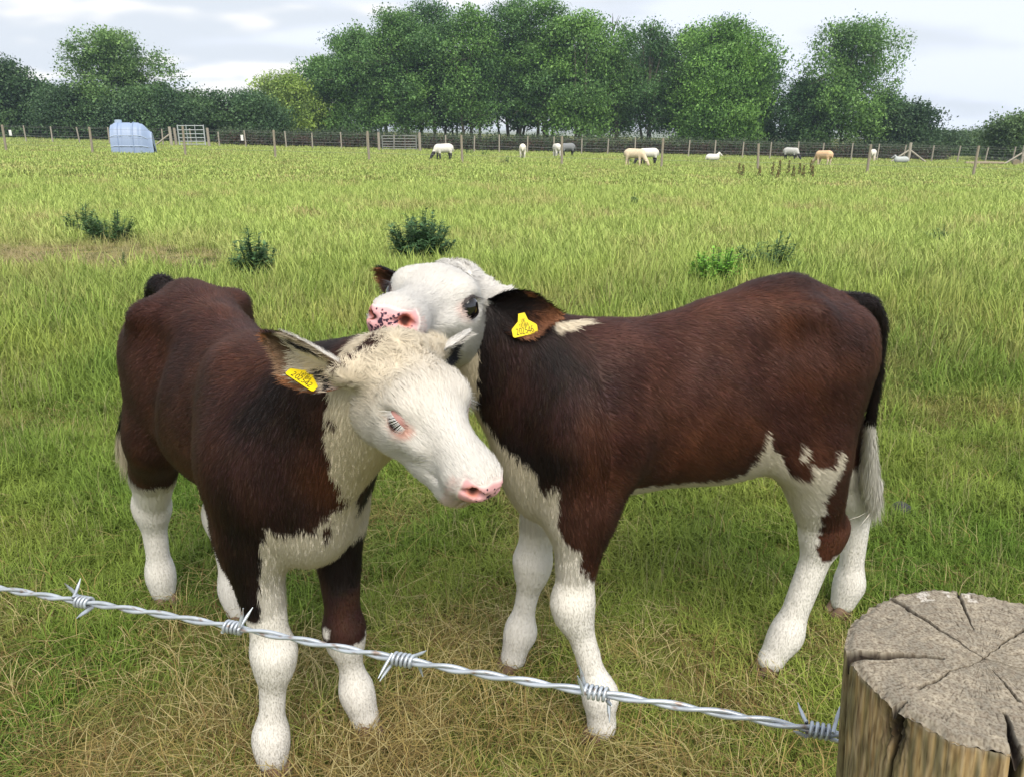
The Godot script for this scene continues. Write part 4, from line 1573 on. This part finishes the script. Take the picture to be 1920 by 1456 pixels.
func make_fences() -> void:
	fence("near_field_fence", "line of round wooden posts with thin wires crossing the field in front of the sheep", Vector3(-27.3, 0, -37.28), Vector3(27.35, 0, -32.22), 14, 1.2, 0.052, [0.35, 0.75, 1.1], 0.0, Color(0.27, 0.235, 0.18))
	fence("far_field_fence", "far wire netting fence with many slim posts along the hedge and the wood", Vector3(-46.0, 0, -53.0), Vector3(-15.4, 0, -52.5), 18, 1.05, 0.043, [0.12, 0.28, 0.44, 0.60, 0.78, 1.05], 0.4, Color(0.33, 0.30, 0.25))
	fence("far_field_fence", "far wire netting fence with slim posts in front of the wood and right bushes", Vector3(-14.6, 0, -52.4), Vector3(46.0, 0, -51.5), 36, 1.05, 0.043, [0.12, 0.28, 0.44, 0.60, 0.78, 1.05], 0.3, Color(0.33, 0.30, 0.25))
	rail_gate("pale galvanised metal field gate standing in the far fence right of the blue hut", Vector3(-20.5, 0, -52.0), 0.1, 1.6, 1.30, 6, 4, Color(0.42, 0.46, 0.47))
	rail_gate("wide grey metal field gate in the far fence before the wood", Vector3(-7.2, 0, -51.8), 0.1, 2.15, 0.95, 6, 4, Color(0.20, 0.21, 0.20))
	var i := 0
	for q in [[Vector3(25.1, 0, -51.0), "braced fence strainer post with two sloping struts at right"], [Vector3(32.3, 0, -51.0), "braced wooden strainer post beside the hawthorn bush"], [Vector3(-21.6, 0, -51.4), "braced wooden post with sloping strut left of the pale gate"]]:
		var o := thing("strainer_post", q[1], "fence post", Vector3(q[0].x, ground_height(q[0].x, q[0].z), q[0].z))
		var m := mat(Color(0.34, 0.31, 0.26), 0.9)
		obj("post", post_soup(1.2, 0.09, Color.WHITE).mesh(), m, o)
		for s in ([-1.0, 1.0] if i == 0 else [-1.0]):
			var st := Soup.new()
			st.tube(PackedVector3Array([Vector3(s * 1.15, 0.0, 0), Vector3(s * 0.07, 0.72, 0)]), PackedFloat32Array([0.055, 0.055]), 8)
			obj("strut", st.mesh(), m, o)
		if i == 1:
			for y in [0.55, 0.95]:
				var rl := Soup.new()
				rl.box(Vector3(0.55, y, 0.08), Vector3(1.3, 0.1, 0.04))
				obj("rail", rl.mesh(), m, o)
			var p2 := obj("post", post_soup(1.15, 0.08, Color.WHITE).mesh(), m, o)
			p2.position = Vector3(1.15, 0, 0)
		i += 1
	for q in [[-894, 51.5, "white plastic insulator tag on the far fence left of the blue hut"], [-482, 51.5, "white plastic tag on the far fence right of the pale gate"]]:
		var s := Soup.new()
		s.box(Vector3(0, 0.62, 0), Vector3(0.16, 0.34, 0.02))
		var o := obj("fence_tag", s.mesh(), mat(Color(0.78, 0.78, 0.76), 0.5))
		o.position = far_at(q[0], q[1])
		tag(o, q[2], "tag")
	# logs at right
	for q in [[Vector3(28.8, 0.10, -49.0), 2.4, 0.10, 0.05, "long thin pale log lying in the grass at right"], [Vector3(31.0, 0.17, -49.5), 0.6, 0.20, 1.2, "short thick log with its cut end showing at right"]]:
		var s := Soup.new()
		var l: float = q[1]
		s.tube(PackedVector3Array([Vector3(-l / 2, 0, 0), Vector3(0, 0.02, 0), Vector3(l / 2, 0, 0)]), PackedFloat32Array([q[2], q[2] * 0.95, q[2] * 0.85]), 12)
		var o := obj("log", s.mesh(), mat(Color(0.26, 0.215, 0.15), 0.9))
		o.position = q[0] + Vector3(0, ground_height(q[0].x, q[0].z), 0)
		o.rotation.y = q[3]
		tag(o, q[4], "log")


# ---------------------------------------------------------------- hut and sheep
func make_hut() -> void:
	var o := thing("calf_hut", "pale blue plastic arched animal hut with curved ribs in the field at left", "animal hut", Vector3(-17.75, ground_height(-17.75, -38.0), -38.0), 0.22)
	o.scale = Vector3(0.72, 0.86, 0.62)
	var s := Soup.new()
	var nu := 40
	var nv := 28
	var l := 2.35
	var arch := func(u: float, a: float, grow_: float) -> Vector3:
		# u along the hut, a round the arch; the right end is rounded off
		var e := smoothstep(0.55, 1.0, u)
		var k := 1.0 - 0.55 * e * e
		var hgt := 1.62 * (1.0 - 0.30 * e * e * e) * (0.93 + 0.07 * smoothstep(0.0, 0.12, u)) + grow_
		var y := pow(maxf(sin(a), 0.0), 0.62) * hgt
		var flare := 0.07 * (1.0 - y / 1.6)
		return Vector3((u - 0.5) * l + 0.10 * e * (1.0 - y / 1.7), y, -cos(a) * ((0.98 * k) + flare + grow_))
	for i in nu + 1:
		var u := float(i) / nu
		for k in nv + 1:
			var band := 0.0
			if absf(u - 0.26) < 0.03 or absf(u - 0.52) < 0.025 or absf(u - 0.74) < 0.025:
				band = -0.03
			s.v.append(arch.call(u, PI * k / nv, band))
	for i in nu:
		for k in nv:
			var a := i * (nv + 1) + k
			s.quad(a, a + nv + 1, a + nv + 2, a + 1)
	s.smooth_normals()
	var m := mat(Color(0.25, 0.325, 0.48), 0.45)
	m.cull_mode = BaseMaterial3D.CULL_DISABLED
	obj("shell", s.mesh(), m, o)
	for side in [0.0, 1.0]:
		var g := Soup.new()
		g.v.append(Vector3((side - 0.5) * l, 0.6, 0))
		for k in nv + 1:
			g.v.append(arch.call(side, PI * k / nv, 0.0))
		for k in nv:
			if side == 0.0:
				g.f.append_array([0, k + 1, k + 2])
			else:
				g.f.append_array([0, k + 2, k + 1])
		g.smooth_normals()
		obj("end_wall", g.mesh(), mat(Color(0.28, 0.35, 0.48), 0.45), o)
	for y in [0.42, 0.95]:
		for side in [1.0]:
			var b := Soup.new()
			var p := PackedVector3Array()
			var r := PackedFloat32Array()
			var ang := asin(pow(y / 1.62, 1.0 / 0.62))
			for i in 21:
				p.append(arch.call(i / 20.0 * 0.9, PI - ang, 0.015))
				r.append(0.022)
			b.tube(p, r, 6)
			obj("moulded_band", b.mesh(), mat(Color(0.42, 0.50, 0.64), 0.45), o)
	for u in [0.20, 0.58]:
		var b := Soup.new()
		var p := PackedVector3Array()
		var r := PackedFloat32Array()
		for i in 31:
			p.append(arch.call(u, PI * i / 30.0, 0.012))
			r.append(0.028)
		b.tube(p, r, 6)
		obj("rib", b.mesh(), mat(Color(0.21, 0.285, 0.44), 0.45), o)
	var v := Soup.new()
	v.tube(PackedVector3Array([Vector3(-0.72, 1.55, 0), Vector3(-0.72, 1.74, 0), Vector3(-0.72, 1.77, 0)]), PackedFloat32Array([0.22, 0.22, 0.17]), 20)
	obj("vent_cap", v.mesh(), mat(Color(0.36, 0.45, 0.60), 0.45), o)


func sheep_mesh(pose: String) -> Soup:
	var f := Field.new()
	var lie := pose == "lying"
	var y := 0.28 if lie else 0.56
	f.bone(Vector3(-0.28, y, 0), Vector3(0.24, y - 0.01, 0), 0.21, 0.20, 0.05, 0.85)
	f.ball(Vector3(-0.38, y + 0.0, 0), 0.15, 0.08)
	var head := Vector3(0.62, 0.16, 0.03) if pose == "grazing" else Vector3(0.50, y + 0.13, 0.04)
	f.bone(Vector3(0.28, y + 0.03, 0), head + Vector3(-0.10, 0.12, 0), 0.13, 0.075, 0.06)
	f.bone(head + Vector3(-0.07, 0.08, 0), head + (Vector3(0.03, -0.10, 0) if pose == "grazing" else Vector3(0.12, -0.03, 0)), 0.075, 0.045, 0.03)
	for s in [-1.0, 1.0]:
		f.bone(head + Vector3(-0.07, 0.10, 0.06 * s), head + Vector3(-0.09, 0.09, 0.15 * s), 0.028, 0.02, 0.02)
		if not lie:
			f.bone(Vector3(0.22, 0.45, 0.10 * s), Vector3(0.22 + 0.04 * s, 0.0, 0.11 * s), 0.06, 0.03, 0.04)
			f.bone(Vector3(-0.32, 0.48, 0.10 * s), Vector3(-0.37, 0.25, 0.11 * s), 0.09, 0.04, 0.04)
			f.bone(Vector3(-0.37, 0.25, 0.11 * s), Vector3(-0.34 - 0.03 * s, 0.0, 0.11 * s), 0.038, 0.03, 0.03)
	f.bone(Vector3(-0.50, y + 0.06, 0), Vector3(-0.55, y - 0.16, 0), 0.035, 0.025, 0.03)
	return f.surface(0.03)


func make_sheep() -> void:
	var white := Color(0.68, 0.66, 0.60)
	var cream := Color(0.66, 0.55, 0.40)
	var tan_ := Color(0.66, 0.45, 0.27)
	var grey := Color(0.20, 0.21, 0.22)
	var dark := Color(0.035, 0.035, 0.038)
	# bearing, distance, pose, turn (0 looks right, PI left), fleece, legs and face, words
	var flock := [
		[-124, 37.5, "grazing", PI + 0.5, white, dark, "white sheep with dark face and legs grazing left of the others"],
		[19, 42.5, "grazing", PI * 0.5, Color(0.72, 0.68, 0.58), Color(0.70, 0.66, 0.58), "white sheep seen from behind with head down, second from left"],
		[80, 46.0, "grazing", PI * 0.5 + 0.2, white, white, "white sheep half hidden by the fence post"],
		[98, 48.0, "grazing", PI + 0.3, grey, dark, "dark grey sheep grazing beside the fence post"],
		[222, 35.6, "grazing", -0.5, cream, cream, "cream sheep grazing in front of another sheep"],
		[244, 37.5, "grazing", PI + 0.2, white, dark, "white sheep with black hind legs behind the cream grazing sheep"],
		[362, 44.5, "lying", 0.3, white, white, "white sheep lying in the grass"],
		[502, 50.0, "grazing", -0.7, Color(0.45, 0.45, 0.43), dark, "grey sheep with black legs and head grazing"],
		[560, 41.5, "grazing", PI * 0.5 + 0.6, tan_, cream, "tan sheep grazing, the warmest coloured of the flock"],
		[649, 50.5, "grazing", PI * 0.5 - 0.5, Color(0.74, 0.70, 0.62), Color(0.70, 0.62, 0.50), "pale sheep grazing beside a far post"],
		[700, 48.0, "lying", PI - 0.1, Color(0.42, 0.45, 0.45), Color(0.25, 0.26, 0.26), "grey sheep lying flat on its side at right"],
	]
	var forms := {"grazing": sheep_mesh("grazing"), "lying": sheep_mesh("lying")}
	for q in flock:
		var s := Soup.new()
		var src: Soup = forms[q[2]]
		s.v = src.v
		s.n = src.n
		s.f = src.f
		var lie: bool = q[2] == "lying"
		for p in s.v:
			var j := 0.86 + 0.28 * rng.randf()
			var base: Color = q[4]
			var skin: bool = p.x > (0.40 if not lie else 0.38) and (p.y < 0.42 if not lie else p.y > 0.30 and p.x > 0.44) or (not lie and p.y < 0.34 and p.x < 0.4)
			if skin:
				base = q[5]
			s.c.append(Color(base.r * j, base.g * j, base.b * j))
		var o := thing("sheep", q[6], "sheep", far_at(q[0], q[1]), q[3], "sheep in the far field")
		obj("body", s.mesh(), mat(Color.WHITE, 0.95, true), o)
		o.scale = Vector3.ONE * (1.0 if not lie else 0.85)


# ---------------------------------------------------------------- the fence in front
func crack_depth(a: float, r: float) -> float:
	# radial drying cracks in the post; angle, share of the radius
	var d := 0.0
	# [angle, from, to, half width at the rim in metres, depth]
	for c in [[2.98, 0.30, 1.0, 0.0036, 0.010], [1.92, 0.02, 1.0, 0.0014, 0.006], [-2.75, 0.0, 0.72, 0.0008, 0.003], [-1.88, 0.62, 1.05, 0.0022, 0.008], [-1.53, 0.5, 1.05, 0.0009, 0.005], [-1.22, 0.75, 1.05, 0.0011, 0.005], [0.55, 0.0, 0.9, 0.0010, 0.004], [-0.6, 0.0, 0.6, 0.0008, 0.004], [1.25, 0.4, 1.0, 0.0010, 0.004], [0.1, 0.2, 0.7, 0.0006, 0.003], [-1.62, 0.15, 0.5, 0.0008, 0.003], [-2.68, 0.90, 1.05, 0.0012, 0.006]]:
		var f0: float = c[1]
		var f1: float = c[2]
		if r < f0 or r > f1:
			continue
		var w: float = c[3] * (0.25 + 0.75 * smoothstep(f0, minf(f1, 1.0), r))
		var wob := fine.get_noise_2d(r * 1.3, (c[0] as float) * 5.0) * 0.0016
		var off := absf(angle_difference(a, c[0])) * r * POST_R + 0.0
		off = absf(angle_difference(a, (c[0] as float) + wob / maxf(r * POST_R, 0.008))) * r * POST_R
		if off < w:
			d = maxf(d, (c[4] as float) * (1.0 - off / w))
	return d


const POST_R := 0.0592
const POST_AT := Vector3(0.2235, 0.0, -0.307)
const POST_TOP := 1.163


func make_post() -> void:
	var s := Soup.new()
	var na := 560
	var nr := 90
	var side_rows := 90
	var grey := Color(0.225, 0.205, 0.17)
	var pale := Color(0.37, 0.33, 0.265)
	var ochre := Color(0.45, 0.32, 0.15)
	var brown := Color(0.20, 0.115, 0.05)
	var rim := func(a: float) -> float:
		return POST_R * (1.0 + 0.018 * sin(a * 2.0 + 0.6) + 0.012 * sin(a * 5.0) + 0.02 * fine.get_noise_2d(cos(a), sin(a)))
	# top, sawn across: rings and cracks
	for i in nr + 1:
		var t := float(i) / nr
		for k in na:
			var a := TAU * k / na
			var rr: float = rim.call(a)
			var p := Vector3(cos(a) * rr * t, 0, -sin(a) * rr * t)
			var n1 := fine.get_noise_2d(p.x * 60.0, p.z * 60.0)
			var n2 := noise.get_noise_2d(p.x * 120.0, p.z * 120.0)
			var ring := sin(t * 74.0 + 5.0 * fine.get_noise_2d(p.x * 12.0, p.z * 12.0))
			var ray := noise.get_noise_2d(a * 34.0, t * 5.0)
			var saw := noise.get_noise_2d((p.x * 0.94 + p.z * 0.34) * 520.0, (p.z * 0.94 - p.x * 0.34) * 70.0)
			var cr := crack_depth(a, t)
			var y := POST_TOP - 0.0022 * smoothstep(0.93, 1.0, t) * (1.0 + n1) + 0.00016 * n1 + 0.0001 * n2 - cr + 0.00012 * ring + 0.00022 * saw - 0.0004 * smoothstep(0.3, 0.6, ray)
			var c := grey.lerp(pale, clampf(0.40 + 0.5 * n2 + 0.3 * n1 + 0.8 * noise.get_noise_2d(p.x * 28.0, p.z * 28.0), 0, 1)).lerp(Color(0.22, 0.185, 0.145), clampf(0.30 * ring + 0.12 - 0.6 * n1 + 0.6 * saw + 0.5 * maxf(ray, 0.0), 0, 0.85))
			if fine.get_noise_2d(p.x * 30.0 + 5.0, p.z * 30.0) > 0.25 and t > 0.8 and absf(angle_difference(a, 1.35)) < 0.35:
				c = c.lerp(Color(0.62, 0.60, 0.58), 0.6)
			c = c.lerp(Color(0.06, 0.045, 0.032), 0.7 * smoothstep(0.40, 0.55, ray) * smoothstep(0.15, 0.4, t))
			c = c.lerp(Color(0.03, 0.02, 0.013), clampf(cr * 320.0, 0, 0.95))
			s.v.append(Vector3(p.x, y, p.z))
			s.c.append(c)
	for i in nr:
		for k in na:
			var k2 := (k + 1) % na
			var q := i * na
			s.quad(q + k, q + k2, q + na + k2, q + na + k)
	# bark-stripped side
	var at := s.v.size()
	for i in side_rows + 1:
		var t := float(i) / side_rows
		var y := POST_TOP - 0.0022 - 0.34 * pow(t, 1.6) - (0.9 * smoothstep(0.85, 1.0, t) if t > 0.85 else 0.0)
		for k in na:
			var a := TAU * k / na
			var rr: float = rim.call(a)
			var fade := 1.0
			var cr := crack_depth(a, 1.0) * fade
			var wav := fine.get_noise_2d(a * 7.0, y * 6.0)
			var gr := 0.7 * noise.get_noise_2d(a * 26.0, y * 5.0) + 0.9 * noise.get_noise_2d(a * 62.0, y * 7.0 + 4.0) + 0.5 * noise.get_noise_2d(a * 14.0, y * 70.0)
			# a rotten hollow by the rim at the front left
			var hole := exp(-pow(angle_difference(a, -2.70) / 0.10, 2.0) - pow((POST_TOP - 0.012 - y) / 0.014, 2.0))
			hole *= 0.6 + 0.8 * clampf(fine.get_noise_2d(a * 30.0, y * 60.0) + 0.5, 0, 1)
			var r := rr - cr * 1.1 + wav * 0.0006 + gr * 0.0004 - hole * 0.007 - 0.0010 * (1.0 - smoothstep(0.0, 0.004, POST_TOP - y))
			var c := ochre.lerp(pale, clampf(0.25 + 0.55 * wav, 0, 0.7)).lerp(brown, clampf(0.12 + 1.0 * gr + 0.35 * fine.get_noise_2d(a * 2.0, y * 3.0), 0, 0.85))
			c = c.lerp(Color(0.10, 0.105, 0.05), clampf(1.1 * fine.get_noise_2d(a * 3.0 + 9.0, y * 8.0) + 0.15 + 0.5 * smoothstep(-1.9, -1.2, a if a < PI else a - TAU), 0, 0.6))
			c = c.lerp(grey, 0.7 * (1.0 - smoothstep(0.0, 0.006, POST_TOP - y)))
			c = c.lerp(Color(0.025, 0.016, 0.010), clampf(cr * 220.0 + hole * 1.1, 0, 0.94))
			s.v.append(Vector3(cos(a) * r, y, -sin(a) * r))
			s.c.append(c)
	for i in side_rows:
		for k in na:
			var k2 := (k + 1) % na
			var q := at + i * na
			s.quad(q + k, q + k2, q + na + k2, q + na + k)
	s.smooth_normals()
	var m := mat(Color.WHITE, 0.9, true)
	var grain := FastNoiseLite.new()
	grain.seed = 17
	grain.frequency = 0.10
	grain.fractal_octaves = 4
	var tex := NoiseTexture2D.new()
	tex.width = 512
	tex.height = 512
	tex.seamless = true
	tex.noise = grain
	var ramp := Gradient.new()
	ramp.offsets = PackedFloat32Array([0.0, 0.35, 0.6, 1.0])
	ramp.colors = PackedColorArray([Color(0.55, 0.51, 0.46), Color(0.84, 0.82, 0.79), Color(0.96, 0.95, 0.93), Color(1, 1, 1)])
	tex.color_ramp = ramp
	m.albedo_texture = tex
	m.uv1_triplanar = true
	m.uv1_scale = Vector3(11.0, 1.1, 11.0)
	m.uv1_triplanar_sharpness = 8.0
	var o := obj("fence_post", s.mesh(), m)
	o.rotation.z = 0.085
	o.position = POST_AT + Vector3(sin(0.085) * POST_TOP, POST_TOP * (1.0 - cos(0.085)), 0)
	tag(o, "weathered round wooden fence post with a cracked sawn top close at right", "fence post")


func weathered(s: Soup) -> void:
	# dull zinc with a few rust freckles
	for i in s.v.size():
		var p := s.v[i]
		var d := 0.84 + 0.30 * noise.get_noise_3dv(p * 60.0)
		var c := Color(d, d, d)
		if fine.get_noise_3dv(p * 45.0) > 0.46:
			c = c.lerp(Color(0.42, 0.22, 0.11), 0.7)
		s.c[i] = c


func make_wire() -> void:
	var o := thing("barbed_wire", "galvanised two strand barbed wire stretched across in front of the calves", "barbed wire")
	var m := mat(Color(0.50, 0.545, 0.60), 0.40, true)
	m.metallic = 0.5
	# barbs sit one every 0.134 m along the line
	var p0 := Vector3(-0.3442, 1.0417, -0.5341)
	var step := Vector3(0.13336, 0.0016, 0.0371)
	var dir := step.normalized()
	var side := dir.cross(Vector3.UP).normalized()
	var point := func(t: float) -> Vector3:
		return p0 + step * t + Vector3(0, 0.0013 * sin(t * 2.1), 0)
	for k in 2:
		var line := PackedVector3Array()
		var rad := PackedFloat32Array()
		var n := 420
		for i in n + 1:
			var t := lerpf(-2.6, 6.2, float(i) / n)
			var a := t * TAU * 2.35 + PI * k + 0.5 * sin(t * 3.0)
			line.append(point.call(t) + (side * cos(a) + Vector3.UP * sin(a)) * 0.00155)
			rad.append(0.0015)
		var s := Soup.new()
		s.tube(line, rad, 10)
		weathered(s)
		obj("strand", s.mesh(), m, o)
	for b in range(-2, 6):
		var c: Vector3 = point.call(float(b))
		var s := Soup.new()
		var seed_ := b * 1.7
		# a wire wound five times round the strands, its two ends cut to points
		for w in 1:
			var line := PackedVector3Array()
			var rad := PackedFloat32Array()
			var turns := 4.6
			var n := 120
			var r := 0.0040
			var a0 := 1.2 + seed_
			var first := side * cos(a0) + Vector3.UP * sin(a0)
			var t0 := (first.cross(dir)).normalized()
			for j in 8:
				var q := 1.0 - j / 8.0
				line.append(c - dir * 0.0075 + first * r - t0 * 0.016 * q * -1.0 - dir * 0.004 * q + first * 0.003 * q * q)
				rad.append(lerpf(0.00125, 0.0004, smoothstep(0.6, 1.0, q)))
			for j in n + 1:
				var a := a0 + TAU * turns * j / n
				line.append(c + dir * lerpf(-0.0075, 0.0075, float(j) / n) + (side * cos(a) + Vector3.UP * sin(a)) * r)
				rad.append(0.00125)
			var a1 := a0 + TAU * turns
			var last := side * cos(a1) + Vector3.UP * sin(a1)
			var t1 := (-side * sin(a1) + Vector3.UP * cos(a1)).normalized()
			for j in range(1, 9):
				var q := j / 8.0
				line.append(c + dir * 0.0075 + last * r + t1 * 0.017 * q + dir * 0.003 * q + last * 0.002 * q * q)
				rad.append(lerpf(0.00125, 0.0004, smoothstep(0.6, 1.0, q)))
			s.tube(line, rad, 8)
		# the second barb wire shows as two more points
		for e in [-1.0, 1.0]:
			var a := 2.6 + seed_ * 1.3 + (PI * 0.8 if e > 0 else 0.0)
			var f: Vector3 = side * cos(a) + Vector3.UP * sin(a)
			var t: Vector3 = (-side * sin(a) + Vector3.UP * cos(a)) * (e as float)
			var line := PackedVector3Array()
			var rad := PackedFloat32Array()
			for j in 9:
				var q := j / 8.0
				line.append(c + dir * (0.0075 * e) + f * 0.0038 + t * (0.018 * q - 0.003) + dir * 0.005 * q * e + f * 0.003 * q)
				rad.append(lerpf(0.00125, 0.0004, smoothstep(0.6, 1.0, q)))
			s.tube(line, rad, 8)
		weathered(s)
		obj("barb", s.mesh(), m, o)


const HAIR := 1.0
const GRASS := 1.0
const LEAVES := 1.0


func _ready() -> void:
	rng.seed = 7
	noise.seed = 3
	noise.noise_type = FastNoiseLite.TYPE_SIMPLEX_SMOOTH
	noise.frequency = 1.0
	noise.fractal_octaves = 3
	fine.seed = 11
	fine.noise_type = FastNoiseLite.TYPE_SIMPLEX_SMOOTH
	fine.frequency = 3.0
	fine.fractal_octaves = 2
	# camera
	var cam := Camera3D.new()
	cam.name = "camera"
	cam.fov = 53.33
	cam.near = 0.02
	cam.far = 1200.0
	cam.position = Vector3(0, 1.4, 0)
	cam.rotation_degrees = Vector3(-18.43, 0, 0)
	add_child(cam)
	# sky
	var env := Environment.new()
	env.background_mode = Environment.BG_SKY
	env.sky = Sky.new()
	env.sky.sky_material = cloudy_sky()
	env.tonemap_mode = Environment.TONE_MAPPER_LINEAR
	env.tonemap_exposure = 1.45
	env.fog_enabled = true
	env.fog_density = 0.0006
	env.fog_light_color = Color(0.82, 0.90, 1.0)
	env.sdfgi_enabled = true
	env.ssao_enabled = true
	env.ssil_enabled = true
	var world := WorldEnvironment.new()
	world.name = "world"
	world.environment = env
	add_child(world)
	# the sun, veiled by thin cloud
	var sun := DirectionalLight3D.new()
	sun.name = "sun"
	sun.rotation_degrees = Vector3(-52, 16, 0)
	sun.light_color = Color(1.0, 0.965, 0.90)
	sun.light_energy = 1.0
	sun.light_angular_distance = 40.0
	sun.shadow_enabled = true
	add_child(sun)
	# setting, then things
	var t0 := Time.get_ticks_msec()
	make_ground()
	make_trees()
	make_fences()
	make_hut()
	make_sheep()
	print("far ", Time.get_ticks_msec() - t0)
	if HAIR >= 0.0:
		make_calves()
	print("calves ", Time.get_ticks_msec() - t0)
	make_wire()
	make_post()
	print("front ", Time.get_ticks_msec() - t0)
	make_weeds()
	make_grass()
	make_dead_grass()
	print("all ", Time.get_ticks_msec() - t0)
